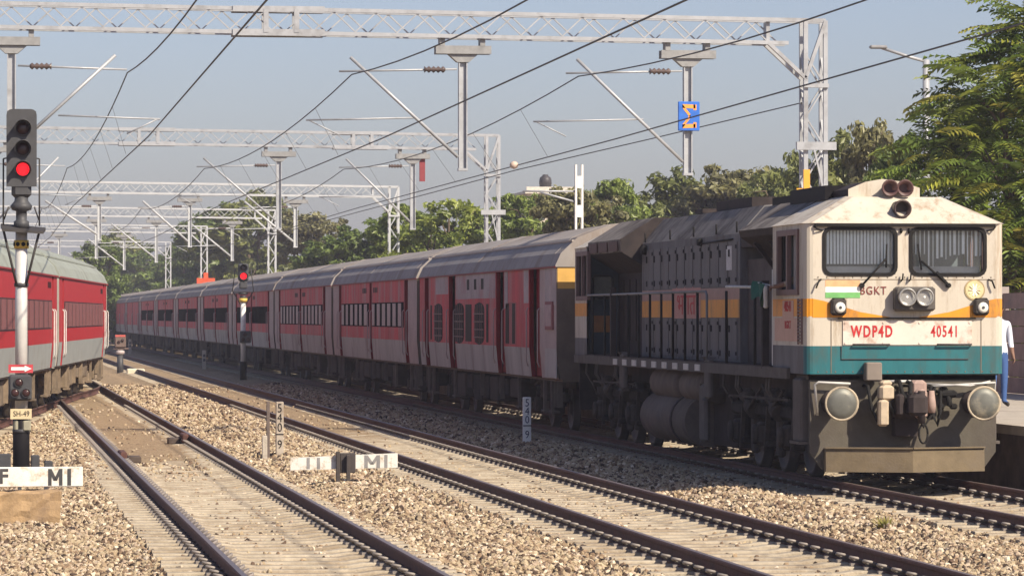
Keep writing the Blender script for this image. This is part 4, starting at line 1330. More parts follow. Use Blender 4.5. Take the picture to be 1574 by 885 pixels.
# the bright red train on the left, leaving the nearest track over the points
PCl = coach_palette("clean")
GL = "coaches of the bright red train on the left"
llab = ["bright red and grey coach at the left edge behind the tall signal post", "bright red and grey coach ending in front of the distant trees, second from left",
        "bright red coach almost hidden beyond the end of the other bright red coaches"]
def side_x(Y): return 0.5 + (Y - 77.0) / 12.4
lp = None
for k, (ya, yb) in enumerate(((71.6, 95.0), (95.7, 119.1), (119.9, 143.2))):
    xa, xb = side_x(ya), side_x(yb)
    if k == 2: xa, xb = 3.93, 4.55
    a = -math.atan2(xb - xa, yb - ya)
    if lp is None:
        o = lp = make_coach("bright", PCl, llab[0], GL)
    else:
        o = copy_tree(lp); o["label"] = llab[k]
    o.rotation_euler = (0, 0, a)
    o.location = (xa - 1.62*math.cos(a), ya + 1.62*math.sin(-a)*1.0, 0)

# ================================================================== OVERHEAD LINE
TILT = 0.011
WIRES = {0: (2.96, 3.25), 1: (7.35, 7.85), 2: (11.85, 12.45)}
MESS_Z, CON_Z = 6.98, 5.74
yellow = mat("yellow_paint", (0.72, 0.36, 0.04), 0.6, 0, .1, 4)
def truss_mast(parent, x, y0, y1, zt, name="mast", w=0.40, fine=True):
    "battened lattice mast: four legs and zigzag bracing"
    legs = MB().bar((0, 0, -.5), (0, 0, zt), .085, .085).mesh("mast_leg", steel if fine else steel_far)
    for dx in (-w/2, w/2):
        for dy in (y0, y1):
            link("mast_leg", legs, parent, (x + dx, dy, 0))
    q = MB()
    z = 0.0; s = 1
    while z < zt - .9:
        for yy in (y0, y1):
            q.bar((x - s*w/2, yy, z), (x + s*w/2, yy, z + .62), .045, .03)
        for xx in (x - w/2, x + w/2):
            q.bar((xx, y0, z), (xx, y1, z + .62), .045, .03)
        z += .62; s = -s
    o = q.build("mast_bracing", steel if fine else steel_far, parent); o["kind"] = "stuff"
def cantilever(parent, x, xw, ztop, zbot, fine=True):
    "swivel bracket: slanting tube from the foot of the drop arm up to the wire, level stay with its insulator"
    d = 1 if xw > x else -1
    q = MB()
    ze = MESS_Z + .34
    q.tube([(x + d*.1, -.05, zbot + .25), (xw - d*.12, -.05, ze)], .034 if fine else .05, 7)
    q.tube([(x + d*.12, -.05, MESS_Z + .12), (xw + d*.1, -.05, MESS_Z + .06)], .022 if fine else .03, 6)
    ar = q.build("bracket_tube", steel if fine else steel_far, parent)
    q = MB()
    n = 9
    a, l = x + d*.35, .42
    q.lathe((a, -.05, MESS_Z + .11), (d, 0, 0), [(i*l/n/1.0, .07 if i % 2 else .03) for i in range(n+1)], 9)
    q.build("insulator", insul, ar)
    # registration arm that steadies the contact wire
    q = MB()
    px = x + (xw - x) * .45
    q.tube([(x + d*.9, -.05, CON_Z + .40), (xw + d*.75, -.05, CON_Z + .34)], .018, 5)
    q.tube([(xw + d*.7, -.05, CON_Z + .34), (xw + d*.1, -.05, CON_Z + .05)], .014, 5)
    q.build("registration_arm", steel if fine else steel_far, ar)
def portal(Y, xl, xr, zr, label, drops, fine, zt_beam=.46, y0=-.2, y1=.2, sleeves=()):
    t = thing("overhead_line_portal", label, "line portal", (0, Y, 0), 0, "overhead line portals across the tracks")
    m = steel if fine else steel_far
    zz = lambda x: zr + (xr - x) * TILT
    th = .075 if fine else .085
    for yy in (y0, y1):
        for dz in (0, -zt_beam):
            x1 = xr - (.55 if dz else -.2)
            MB().bar((xl, yy, zz(xl) + dz), (x1, yy, zz(x1) + dz), th, th).build("beam_chord", m, t)
    br = MB()
    pitch = .82
    k = 0
    x = xl
    bme = {}
    while x < xr - 1.3:
        for yy in (y0, y1):
            off = 0 if yy == y0 else pitch*.35
            for (sa, sb) in ((0, 1), (1, 0)):
                xa = x + off + (0 if sa == 0 else pitch/1.0)
                p = (x + off + (0 if sa == 0 else pitch), yy, zz(x) - zt_beam + .04)
                q_ = (x + off + pitch/1.0*.5 + (0 if sa == 0 else 0), yy, zz(x) - .04)
                if fine and x > -.5:
                    key = (sa,)
                    if key not in bme:
                        bme[key] = MB().bar((0 if sa == 0 else pitch, 0, -zt_beam + .04), (pitch*.5, 0, -.04), .04, .025).mesh("beam_brace", m)
                    link("beam_brace", bme[key], t, (x + off, yy, zz(x)))
                else:
                    br.bar(p, q_, .034, .022)
        x += pitch
    if br.v:
        o = br.build("beam_lattice", m, t); o["kind"] = "stuff"
    for sx in sleeves:       # splice plates and little cross ties
        q = MB()
        for yy in (y0 - .05, y1 + .05):
            q.bar((sx - .9, yy, zz(sx) - zt_beam), (sx + .9, yy, zz(sx) - zt_beam), .03, .13)
            q.bar((sx - .9, yy, zz(sx)), (sx + .9, yy, zz(sx)), .03, .11)
            for dx in (-.25, .35):
                q.bar((sx + dx, yy, zz(sx) - zt_beam), (sx + dx, yy, zz(sx)), .10, .05)
        q.build("splice_plate", m, t)
    truss_mast(t, xr, y0, y1, zr, fine=fine)
    q = MB()
    zk = zr - 1.15
    q.bar((xr - .95, y0, zr - zt_beam), (xr - .2, y0, zk), .10, .07); q.bar((xr - .95, y1, zr - zt_beam), (xr - .2, y1, zk), .10, .07)
    q.bar((xr + .2, y0, zr - .02), (xr - .2, y0, zk), .10, .07); q.bar((xr - .95, 0, zr - .03), (xr - .95, 0, zr - zt_beam), .07, .3)
    q.bar((xr - .25, y0 - .05, zk - .15), (xr + .25, y0 - .05, zk - .15), .1, .08)
    if fine:
        q.bar((xr - .4, y0 - .06, zk - 1.35), (xr + .4, y0 - .06, zk - 1.35), .12, .16)
        q.bar((xr - .05, y0 - .1, zk - 1.4), (xr + .65, y0 - .1, 2.5), .035, .035)
    q.build_each("knee_brace", m, t)
    for (x, zb, xw) in drops:
        zt = zz(x) - zt_beam
        h = MB()
        h.bar((x - .55, -.12, zt - .26), (x + .55, -.12, zt - .26), .07, .16); h.bar((x - .55, .12, zt - .26), (x + .55, .12, zt - .26), .07, .16)
        for dx in (-.42, .38):
            h.box(x + dx - .05, x + dx + .05, -.16, .16, zt - .19, zt)
        h.add([(x - .3, -.1, zt - .34), (x + .3, -.1, zt - .34), (x + .12, -.1, zt - .5), (x - .12, -.1, zt - .5), (x - .3, .1, zt - .34), (x + .3, .1, zt - .34), (x + .12, .1, zt - .5), (x - .12, .1, zt - .5)],
              [(0,3,2,1), (4,5,6,7), (0,4,7,3), (1,2,6,5), (0,1,5,4), (3,7,6,2)])
        o = h.build("hanger_clamp", mat("clamp_steel_dull", (0.27, 0.27, 0.265), .6, .15, .2, 6), t)
        a = MB()
        w = .085
        a.box(x - w, x + w, -.012, .012, zb, zt - .45); a.box(x - w, x - w + .022, -.08, .08, zb, zt - .45); a.box(x + w - .022, x + w, -.08, .08, zb, zt - .45)
        a.box(x - w - .01, x + w + .01, -.09, .09, zb - .02, zb + .03)
        a.build("drop_arm", m, t)
        if xw is not None:
            cantilever(t, x, xw, zt, zb, fine)
    return t
Y1, Y2, Y3, Y4, Y5, Y6 = 78.3, 129.0, 178.0, 222.0, 267.0, 325.0
p1 = portal(Y1, -9, 16.6, 8.12, "nearest and tallest looking steel lattice portal, its mast rising behind the locomotive", [(.72, 5.3, 2.85), (9.55, 5.12, 7.2), (14.05, 5.05, 11.7)], True, sleeves=(5.9,))
q = MB(); q.bar((16.4, -.30, 4.2), (16.4, -.30, 5.15), .13, .02); q.bar((16.2, -.28, 4.75), (16.7, -.28, 4.75), .02, .06); q.build("yellow_plate", yellow, p1)
p2 = portal(Y2, -12, 16.7, 8.10, "second steel lattice portal, its pale mast standing against the trees behind the barred power van", [(.6, 5.0, 2.8), (9.75, 5.05, 7.2), (14.1, 5.05, 11.8)], True, sleeves=(5.5, 12.4))
q = MB(); q.box(14.32, 14.5, -.05, .05, 6.6, 7.35); q.build("red_plate", mat("plate_maroon", (0.22, 0.04, 0.045), 0.6), p2)
p3 = portal(Y3, -16, 18.6, 8.0, "third steel portal from the camera, its mast left of the pale one behind the train", [(5.5, 5.6, 3.0), (9.5, 5.3, 7.3), (14.2, 5.3, 11.8)], False)
p4 = portal(Y4, -20, 16.4, 8.1, "fourth steel portal from the camera, its mast rising by the small red signal", [(6.7, 5.4, None), (10.0, 5.2, 7.4), (14.2, 5.3, 11.8)], False)
p5 = portal(Y5, -22, 15.2, 8.2, "far steel portal whose mast has an orange plate just above the coach roofs", [(5.6, 5.3, 3.0), (9.9, 5.3, 7.4)], False)
q = MB(); q.bar((14.7, -.35, 4.55), (15.9, -.35, 4.55), .06, .38); q.bar((15.3, -.35, 4.6), (15.3, -.35, 5.1), .3, .1); q.build("orange_plate", mat("plate_orange_red", (0.75, 0.09, 0.03), 0.6), p5)
p6 = portal(Y6, -24, 15.6, 8.2, "farthest steel portal across the tracks, hazy and thin", [(5.6, 5.3, 3.0), (9.9, 5.3, 7.4)], False)

# blue board with an orange sign hanging on the right-hand drop arm
bs = thing("blue_sign", "blue square board with an orange zigzag letter on the hanging arm above the locomotive", "sign", (14.05, Y1 - .13, 6.2))
q = MB(); q.bbox(-.215, .215, -.03, .02, -.29, .29, .012); bd = q.build("board", mat("sign_blue", (0.03, 0.14, 0.52), 0.5), bs)
q = MB()
pts = [(.13, .19), (-.13, .20), (.03, 0.0), (-.13, -.20), (.13, -.19)]
for (x0, z0), (x1, z1) in zip(pts[:-1], pts[1:]):
    q.bar((x0, -.036, z0), (x1, -.036, z1), .075, .012) if False else q.add([(x0, -.034, z0-.038), (x0, -.034, z0+.038), (x1, -.034, z1+.038), (x1, -.034, z1-.038)], [(0,1,2,3)])
q.add([(.09, -.034, .23), (.15, -.034, .23), (.15, -.034, .12), (.09, -.034, .12)], [(0,1,2,3)]); q.add([(.09, -.034, -.12), (.15, -.034, -.12), (.15, -.034, -.23), (.09, -.034, -.23)], [(0,1,2,3)])
q.build("zigzag_letter", mat("sign_orange", (0.85, 0.33, 0.06), 0.5), bd)
q = MB()
for z in (-.24, .24): q.box(-.12, .12, .02, .06, z - .02, z + .02)
q.build("clip_strap", steel, bs)

SUP = [27.0, Y1, Y2, Y3, Y4, Y5, Y6, 390.0]
def stagger(i, a): return a * (1 if i % 2 else -1)
tn = ["nearest track", "middle track", "train's track"]
for k in range(3):
    mx, cx = WIRES[k]
    pm, pc = [], []
    for i in range(len(SUP) - 1):
        ya, yb = SUP[i], SUP[i+1]
        for j in range(12):
            t = j / 12
            y = ya + (yb - ya)*t
            sag = 4 * t * (1 - t) * (0.5 if i == 0 else 0.4)
            pm.append((mx, y - .05, MESS_Z - sag))
            pc.append((cx + stagger(i, .12)*(1-t) + stagger(i+1, .12)*t, y - .05, CON_Z))
    q = MB(); q.tube(pm, .0135, 5, cap=False); w = q.build("messenger_wire", cable); tag(w, f"dark sagging upper wire above the {tn[k]}", "overhead wire", "overhead wires")
    q = MB(); q.tube(pc, .0135, 5, cap=False); w2 = q.build("contact_wire", cable); tag(w2, f"dark straight lower wire above the {tn[k]}", "overhead wire", "overhead wires")
    q = MB()
    for i in range(1, len(SUP) - 2):
        for j in range(1, 6):
            t = j / 6; y = SUP[i] + (SUP[i+1]-SUP[i])*t
            sag = 4*t*(1-t)*.4
            q.bar((mx + .0, y, MESS_Z - sag), (cx, y, CON_Z), .008, .008)
    q.build("dropper", cable, w)
# second contact wire leaving towards the platform side, with its round weight
q = MB()
q.tube([(16.4, Y1, 6.5), (15.0, 88.5, 6.2), (13.3, 98, 5.85), (12.6, 111, 5.66), (12.4, 129, 5.62), (12.35, 178, 5.6)], .0125, 5, cap=False)
w = q.build("anchor_wire", cable); tag(w, "dark wire slanting from the nearest portal mast down to the train's track", "overhead wire", "overhead wires")
c_ = place(790, 253, 14.2)
q = MB(); q.lathe((0, 0, 0), (0, 0, 1), [(-.09, .02), (-.06, .08), (0, .105), (.06, .08), (.09, .02)], 12)
o = q.build("wire_weight", mat("ball_pale", (0.55, 0.42, 0.33), 0.6)); o.location = (12.42, 92, 5.74); tag(o, "small pale round insulator strung on the wire left of the blue sign", "insulator")

# white battened pole in front of the trees
pp = place(890, 340, 16.9)
bp_ = thing("battened_pole", "white painted battened pole with black gaps standing before the trees behind the locomotive", "pole", (pp.x, pp.y, 0))
q = MB()
for s in (-1, 1): q.box(s*.09 - .025, s*.09 + .025, -.09, .09, -.4, 6.5)
q.build("channel", white, bp_)
bt = MB().box(-.062, .062, -.095, .095, 0, .34).mesh("batten", white)
for z in np.arange(.1, 6.4, .82): link("batten", bt, bp_, (0, 0, float(z)))
q = MB(); q.tube([(-.1, 0, 5.75), (-1.6, 0, 5.75)], .03, 6); q.tube([(-.1, 0, 5.45), (-1.1, 0, 5.72)], .03, 6); q.build("bracket_tube", steel, bp_)

# street lamp behind the trees on the right
sp = place(1424, 92, 27.0)
sl = thing("street_lamp", "pale street lamp with a long thin arm above the trees at right", "street lamp", (sp.x, sp.y, 0))
q = MB(); q.tube([(0, 0, -.3), (0, 0, sp.z)], [.14, .10], 8); q.build("pole", steel, sl)
q = MB(); q.tube([(0, 0, sp.z - .05), (-.5, 0, sp.z + .08), (-1.3, 0, sp.z + .33)], .05, 6); q.build("arm", steel, sl)
q = MB(); q.bbox(-1.65, -1.15, -.1, .1, sp.z + .30, sp.z + .40, .03); q.build("lamp_head", mat("lamp_head_grey", (0.25, 0.25, 0.25), .5), sl)

# ================================================================== SIGNALS, POSTS, BOARDS
red_glow = emit("red_signal_light", (1.0, 0.012, 0.02), 1.3)
lens_dark = mat("signal_lens_dark", (0.05, 0.022, 0.02), 0.2)
sig_grey = mat("signal_case_grey", (0.055, 0.055, 0.057), 0.55, 0, .15, 8)
post_w = mat("signal_post_silver", (0.60, 0.58, 0.54), 0.45, 0.15, .1, 4, (0.36, 0.31, 0.25), .3)
yel = mat("band_yellow", (0.62, 0.42, 0.08), 0.6)
tread = mat("step_iron", (0.045, 0.04, 0.036), .7)
def lamp_unit(parent, x, y, z, r, m, hood=True):
    q = MB(); q.lathe((x, y, z), (0, -1, 0), [(0, r*1.12), (.03, r*1.12), (.035, r), (.01, r*.98)], 18)
    ring = q.build("lamp_ring", sig_grey, parent)
    q = MB(); q.lathe((x, y - .012, z), (0, -1, 0), [(0, r*.95), (.01, r*.9), (.022, r*.45), (.025, .01)], 18)
    q.build("lens", m, ring)
    if hood:
        q = MB(); n = 12
        vs = []
        for k in range(n + 1):
            a = R(-25 + 230*k/n)
            for (dy, rr) in ((0, r*1.12), (-.26 + .10*abs(k - n/2)/(n/2), r*1.16)):
                vs += [(x + rr*math.cos(a), y + dy, z + rr*math.sin(a)), (x + (rr + .012)*math.cos(a), y + dy, z + (rr + .012)*math.sin(a))]
        fs = []
        for k in range(n):
            b0, b1 = k*4, k*4 + 4
            fs += [(b0, b1, b1+2, b0+2), (b0+1, b0+3, b1+3, b1+1), (b0+2, b1+2, b1+3, b0+3)]
        q.add(vs, fs, 0, True)
        q.build("hood", sig_grey, ring)
def shunt_box(t, x, z, s=1.0):
    q = MB(); q.bbox(x - .19*s, x + .17*s, -.28, -.08, z, z + .40*s, .03)
    b = q.build("shunt_box", sig_grey, t)
    for (dx, dz) in ((-.03, .28), (-.09, .12), (.08, .12)):
        lamp_unit(b, x + dx*s, -.28, z + dz*s, .065*s, lens_dark, False)
    return b
# tall colour light signal at left
SY = 63.0
sx = .735
sg = thing("signal_post", "tall colour light signal at left, silver post with its lowest lamp lit red", "railway signal", (sx, SY, 0))
q = MB(); q.lathe((0, 0, -.4), (0, 0, 1), [(0, .13), (1.15, .13), (1.16, .10)], 16); q.build("post_foot", black, sg)
q = MB(); q.lathe((0, 0, .75), (0, 0, 1), [(0, .098), (2.95, .092)], 16); q.build("post", post_w, sg)
q = MB(); q.bbox(-.155, .155, -.13, .10, 4.08, 5.44, .06); q.box(-.225, .225, -.125, -.10, 4.28, 5.44)
hd = q.build("signal_head", sig_grey, sg)
q = MB()
n = 20; poly = [(-.235, 4.26), (.235, 4.26)] + [(.235 - .09 + .09*math.cos(R(a)), 5.38 + .09*math.sin(R(a))) for a in (0, 30, 60, 90)] + [(-.235 + .09 + .09*math.cos(R(a)), 5.38 + .09*math.sin(R(a))) for a in (90, 120, 150, 180)]
n = len(poly)
q.add([(x, -.145, z) for x, z in poly] + [(x, -.12, z) for x, z in poly], [tuple(range(n))] + [(i, i+n, (i+1) % n+n, (i+1) % n) for i in range(n)] + [tuple(range(2*n-1, n-1, -1))])
q.build("backboard", sig_grey, hd)
for z, m in ((5.17, lens_dark), (4.85, lens_dark), (4.53, red_glow)):
    lamp_unit(hd, .02, -.15, z, .105, m)
q = MB(); q.lathe((.0, 0, 3.62), (0, 0, 1), [(0, .12), (.10, .12), (.12, .085), (.26, .085), (.28, .15), (.34, .17), (.37, .15), (.42, .11), (.5, .10)], 16)
q.build("post_cap", sig_grey, sg)
q = MB(); q.add([(-.30, -.35, 3.56), (.33, -.35, 3.52), (.38, .2, 3.58), (-.32, .2, 3.64), (-.30, -.35, 3.60), (.33, -.35, 3.56), (.38, .2, 3.63), (-.32, .2, 3.69)],
    [(0,3,2,1), (4,5,6,7), (0,1,5,4), (1,2,6,5), (2,3,7,6), (3,0,4,7)])
q.build("standing_plate", tread, sg)
q = MB()
for s in (-1, 1):
    q.tube([(s*.28, .05, 4.7), (s*.28, .05, 3.65)], .014, 5); q.tube([(s*.28, -.2, 3.58), (s*.07, -.08, 2.72)], .022, 6)
    q.tube([(s*.28, .05, 4.7), (s*.18, .0, 4.72)], .012, 5); q.tube([(s*.2, .0, 3.95), (s*.27, .05, 3.75)], .012, 5)
q.build_each("brace", tread, sg)
q = MB(); q.lathe((0, 0, 3.30), (0, 0, 1), [(0, .115), (.13, .115)], 16, 0)
for a in (-30, -75, -120, -165): q.lathe((.113*math.cos(R(a)), .113*math.sin(R(a)), 3.365), (math.cos(R(a)), math.sin(R(a)), 0), [(0, .035), (.01, .03)], 10, 1)
q.build("post_band", [yel, black], sg)
q = MB(); q.lathe((0, 0, 2.70), (0, 0, 1), [(0, .115), (.06, .115)], 14); q.lathe((0, 0, .42), (0, 0, 1), [(0, .14), (.06, .14)], 14)
q.build_each("clamp", darkgrey, sg)
q = MB(); q.box(-.20, .18, -.15, -.135, 1.36, 1.49, 0)
ap = q.build("arrow_plate", mat("arrow_plate_red", (0.45, 0.05, 0.06), .6), sg)
q = MB(); q.box(-.16, .06, -.158, -.15, 1.40, 1.45); q.add([(.05, -.156, 1.375), (.16, -.156, 1.425), (.05, -.156, 1.475)], [(0,1,2)]); q.build("arrow", white, ap)
shunt_box(sg, -.01, .93, 1.0)
q = MB(); q.box(-.17, .16, -.15, -.14, .64, .80); npl = q.build("number_plate", mat("plate_tan", (0.62, 0.50, 0.30), .6, 0, .1, 8), sg)
text("SH-49", .12, black, npl, (0, -.153, .72), FRONT, "plate_lettering", .85, 0.0)
q = MB(); q.bbox(-.12, .14, -.12, .1, .45, .64, .03); q.bbox(.02, .15, -.15, -.1, .45, .62, .02); q.build("post_bracket", mat("bracket_olive", (0.30, 0.28, 0.20), .7, 0, .2, 6), sg)
# small red signal in front of the train
s2x, s2y = 10.15, 0
p = place(374, 500, s2x); s2y = p.y
def hz(py): return height(py, s2x, s2y)
sg2 = thing("signal_post", "distant smaller signal between middle track and red train, lamp glowing red", "railway signal", (s2x, s2y, 0))
q = MB(); q.lathe((0, 0, -.4), (0, 0, 1), [(0, .13), (.9, .13), (.91, .1)], 12); q.build("post_foot", black, sg2)
q = MB(); q.lathe((0, 0, .5), (0, 0, 1), [(0, .10), (hz(455) - .5, .10)], 12); q.build("post", white, sg2)
q = MB(); q.bbox(-.20, .20, -.14, .12, hz(432), hz(405), .06); q.bbox(-.15, .15, -.12, .1, hz(444), hz(432), .04); hd2 = q.build("signal_head", sig_grey, sg2)
lamp_unit(hd2, .0, -.15, hz(412), .12, lens_dark); lamp_unit(hd2, .0, -.15, hz(424.5), .13, red_glow)
q = MB(); q.lathe((0, 0, hz(464)), (0, 0, 1), [(0, .16), (.14, .16)], 12, 0); q.lathe((0, 0, hz(459)), (0, 0, 1), [(0, .12), (.12, .12)], 12, 1); q.lathe((0, 0, hz(453)), (0, 0, 1), [(0, .16), (.07, .2), (.1, .12)], 12, 1)
q.build("post_band", [yel, darkgrey], sg2)
q = MB()
for s in (-1, 1): q.tube([(s*.4, .1, hz(448)), (s*.3, .1, hz(412))], .02, 5); q.tube([(s*.38, .1, hz(448)), (s*.08, 0, hz(470))], .02, 5)
q.bbox(-.4, .4, -.2, .3, hz(449), hz(448), .01); q.build_each("brace", tread, sg2)
shunt_box(sg2, .08, hz(527), 1.15)
# little shunting signal on the ground, far left of centre
p = place(185, 577, 6.25)
sg3 = thing("shunt_signal", "short dark shunting signal with red topped case at the far end of the gravel strip", "railway signal", (6.25, p.y, 0))
def h3(py): return height(py, 6.25, p.y)
q = MB(); q.lathe((0, 0, -.4), (0, 0, 1), [(0, .15), (h3(545) + .4, .13)], 12); q.build("post", darkgrey, sg3)
q = MB(); q.lathe((.0, 0, h3(545)), (0, 0, 1), [(0, .10), (.05, .19), (.16, .19), (.2, .1)], 12); q.build("post_cap", mat("cap_pinkish", (0.45, 0.38, 0.36), .6), sg3)
q = MB(); q.bbox(-.24, .24, -.18, .18, h3(534), h3(516), .04); q.bbox(-.3, .36, -.1, .1, h3(537), h3(534.5), .02); b_ = q.build("signal_case", mat("case_brown", (0.16, 0.11, 0.09), .6), sg3)
q = MB(); q.box(-.22, .22, -.19, .17, h3(517.5), h3(514.5)); q.build("red_cap", mat("cap_red", (0.50, 0.10, 0.08), .6), b_)
for dx, dz in ((-.06, 525), (.09, 523)): lamp_unit(b_, dx, -.19, h3(dz), .06, lens_dark, False)

# kilometre posts
def km_post(px, py0, py1, D, w, label, chars, m, ink, stain=False):
    p = place(px, py0, D)
    h0 = height(py0, D, p.y); h1 = height(py1, D, p.y)
    t = thing("kilometre_post", label, "kilometre post", (D, p.y, 0), 0)
    q = MB(); q.bbox(-w/2, w/2, -.045, .045, -.6, h1, .012); st = q.build("post", m, t)
    H = h1 - max(h0, -.3)
    zs = h1 - np.array([.10, .27, .44, .74]) * H
    for c, z in zip(chars, zs):
        text(c, .22*H, ink, st, (0, -.048, float(z) - .02*H), FRONT, "digit", .82, 0.0)
    q = MB(); q.box(-w/2, w/2, -.049, -.045, h1 - .585*H, h1 - .565*H); q.build("dividing_line", black, st)
    return t
navy = mat("ink_navy", (0.02, 0.02, 0.075), .6)
km_post(810, 686, 610, 10.35, .155, "clean white kilometre post numbered 5409 beside the locomotive", "5409", white, navy)
stained = mat("post_stained", (0.42, 0.36, 0.29), .8, 0, .15, 5, (0.24, 0.18, 0.13), .45)
km_post(430, 704, 617, 5.33, .135, "stained kilometre post numbered 5409 between the near and middle tracks", "5409", stained, black)
p = place(411, 704, 5.12)
o = thing("marker_stake", "dark upright iron stake beside the stained kilometre post", "stake", (5.12, p.y - .2, 0))
MB().bbox(-.03, .03, -.03, .03, -.6, height(616, 5.12, p.y), .008).build("shaft", mat("stake_brown", (0.13, 0.10, 0.085), .8, 0, .2, 8), o)
q = MB(); q.bbox(-.045, .045, -.035, .035, -.6, height(668, 5.12, p.y), .01); q.build("short_block", concrete, o, (-.07, -.12, 0))
for px, y0, y1, D, lab in ((314, 566, 538, 10.2, "small pale numbered post in front of the far coaches"), (200, 546, 521, 9.9, "farthest small grey post near the end of the train")):
    p = place(px, y0, D); t = thing("marker_post", lab, "marker post", (D, p.y, 0))
    H = height(y1, D, p.y)
    st = MB().bbox(-.09, .09, -.05, .05, -.6, H, .02).build("post", concrete, t)
    MB().box(-.05, .05, -.054, -.05, H - .3, H - .18).box(-.05, .05, -.054, -.05, H - .5, H - .38).build("painted_mark", darkgrey, st)
p = place(208, 580, 6.75)
t = thing("concrete_block", "whitewashed concrete block on the gravel beside the little shunting signal", "concrete block", (6.75, p.y, 0))
MB().bbox(-.36, .40, -.3, .3, -.5, .02, .05).build("block", mat("whitewash", (0.66, 0.58, 0.42), .8, 0, .15, 4), t)

# the two white fouling mark boards
bd_ink = mat("board_ink", (0.05, 0.048, 0.048), .7)
f1 = thing("fouling_board", "low white board lettered F MI over a stained concrete block at left", "sign board", (.83, 49.5, 0), R(3))
def wz(py, D=.83, Y=49.5): return height(py, D, Y)
q = MB(); q.bbox(-1.25, .50, -.03, .03, wz(747.5), wz(717), .008); bd = q.build("board", board_white, f1)
text("F", .25, bd_ink, bd, (-.47, -.034, (wz(747)+wz(717))/2), FRONT, "board_lettering", 1.0, .006)
def stroke_M(x, z, w, h, m, parent, bold):
    q = MB()
    e = -.0345
    for x0 in (x, x + w - bold): q.box(x0, x0 + bold, e, e + .003, z, z + h)
    for (xa, xb) in ((x, x + w/2 - bold*.5), (x + w - bold, x + w/2 - bold*.5)):
        q.add([(xa, e - .001, z + h), (xa + bold, e - .001, z + h), (xb + bold, e - .001, z + h*.3), (xb, e - .001, z + h*.3)], [(0, 3, 2, 1)])
    q.build("board_lettering", m, parent)
def stroke_I(x, z, h, m, parent, bold):
    MB().box(x, x + bold, -.0345, -.0315, z, z + h).build("board_lettering", m, parent)
stroke_M(.075, wz(745.5), .175, wz(720) - wz(745.5), bd_ink, bd, .042)
stroke_I(.31, wz(745.5), wz(720) - wz(745.5), bd_ink, bd, .045)
q = MB()
for x in (-.27, .05): q.box(x - .02, x + .02, -.02, .06, wz(790), wz(747)); 
q.build_each("leg", darkgrey, f1)
bk = thing("foundation_block", "rough rusty brown concrete foundation block below the left white board", "concrete block", (.66, 49.3, 0))
q = MB()
A = [(-.46, -.2, -.62), (.36, -.22, -.60), (.34, .35, -.55), (-.44, .35, -.55), (-.43, -.16, wz(757)), (.40, -.14, wz(753)), (.36, .33, wz(752)), (-.42, .3, wz(755))]
A = [Vector(a) for a in A]; g = random.Random(9); jit = {}
def bpt(u, v, w):
    k = (round(u, 3), round(v, 3), round(w, 3))
    if k not in jit:
        lo = A[0].lerp(A[1], u).lerp(A[3].lerp(A[2], u), v); hi = A[4].lerp(A[5], u).lerp(A[7].lerp(A[6], u), v)
        jit[k] = lo.lerp(hi, w) + Vector((g.uniform(-1, 1), g.uniform(-1, 1), g.uniform(-1, 1)))*.022
    return jit[k]
nb = 7
for i in range(nb):
    for j in range(nb):
        a0, a1, b0, b1 = i/nb, (i+1)/nb, j/nb, (j+1)/nb
        q.add([bpt(a0, 0, b0), bpt(a1, 0, b0), bpt(a1, 0, b1), bpt(a0, 0, b1)], [(0,1,2,3)]); q.add([bpt(a0, b0, 1), bpt(a1, b0, 1), bpt(a1, b1, 1), bpt(a0, b1, 1)], [(0,1,2,3)])
        q.add([bpt(1, a0, b0), bpt(1, a1, b0), bpt(1, a1, b1), bpt(1, a0, b1)], [(0,1,2,3)]); q.add([bpt(0, a0, b0), bpt(0, a1, b0), bpt(0, a1, b1), bpt(0, a0, b1)], [(0,3,2,1)])
        q.add([bpt(a0, 1, b0), bpt(a1, 1, b0), bpt(a1, 1, b1), bpt(a0, 1, b1)], [(0,3,2,1)])
q.build("block", concrete_rust, bk)
stub = MB().bbox(-.10, .10, -.1, .1, -.5, -.04, .02)
for k, (px, D, w, lab) in enumerate(((8, .45, .22, "dark cable stump at the left edge behind the white board"), (56, .93, .13, "dark cable stump just right of the signal post foot"), (76, 1.13, .13, "low dark cable stump farther right of the signal post foot"))):
    t = thing("cable_stump", lab, "cable post", (D, 61.5, 0), 0, "cable stumps round the foot of the left signal")
    MB().bbox(-w/2, w/2, -.1, .1, -.5, height((697, 699, 708)[k], D, 61.5), .015).build("stump", darkgrey, t)
f2 = thing("fouling_board", "low white board lettered MI on dark stakes between near and middle tracks", "sign board", (5.42, 58.8, 0), R(-4))
q = MB()
def w2(py): return height(py, 5.42, 58.8)
zc = (w2(722) + w2(700))/2
q.add([(-.80, -.03, w2(722)), (.78, -.03, w2(718)), (.78, -.03, w2(696)), (-.80, -.03, w2(703)), (-.80, .03, w2(722)), (.78, .03, w2(718)), (.78, .03, w2(696)), (-.80, .03, w2(703))],
      [(0,1,2,3), (7,6,5,4), (0,4,5,1), (3,2,6,7), (0,3,7,4), (1,5,6,2)])
bd = q.build("board", board_white, f2)
text("I I", .22, mat("ink_faded", (0.25, 0.24, 0.23), .7), bd, (-.46, -.034, zc - .01), FRONT, "board_lettering", 1.3, .006)
stroke_M(.29, zc - .075, .23, .19, mat("ink_faded", (0.25, 0.24, 0.23), .7), bd, .05)
stroke_I(.585, zc - .07, .19, mat("ink_faded", (0.25, 0.24, 0.23), .7), bd, .045)
q = MB(); q.bbox(-.13, -.07, -.12, -.04, -.7, w2(693), .01); q.bbox(.02, .08, -.14, -.06, -.7, w2(698), .01); q.bbox(-.07, .16, -.05, .12, w2(726), w2(696), .01)
q.build_each("stake", mat("stake_dark", (0.055, 0.045, 0.04), .7), f2)

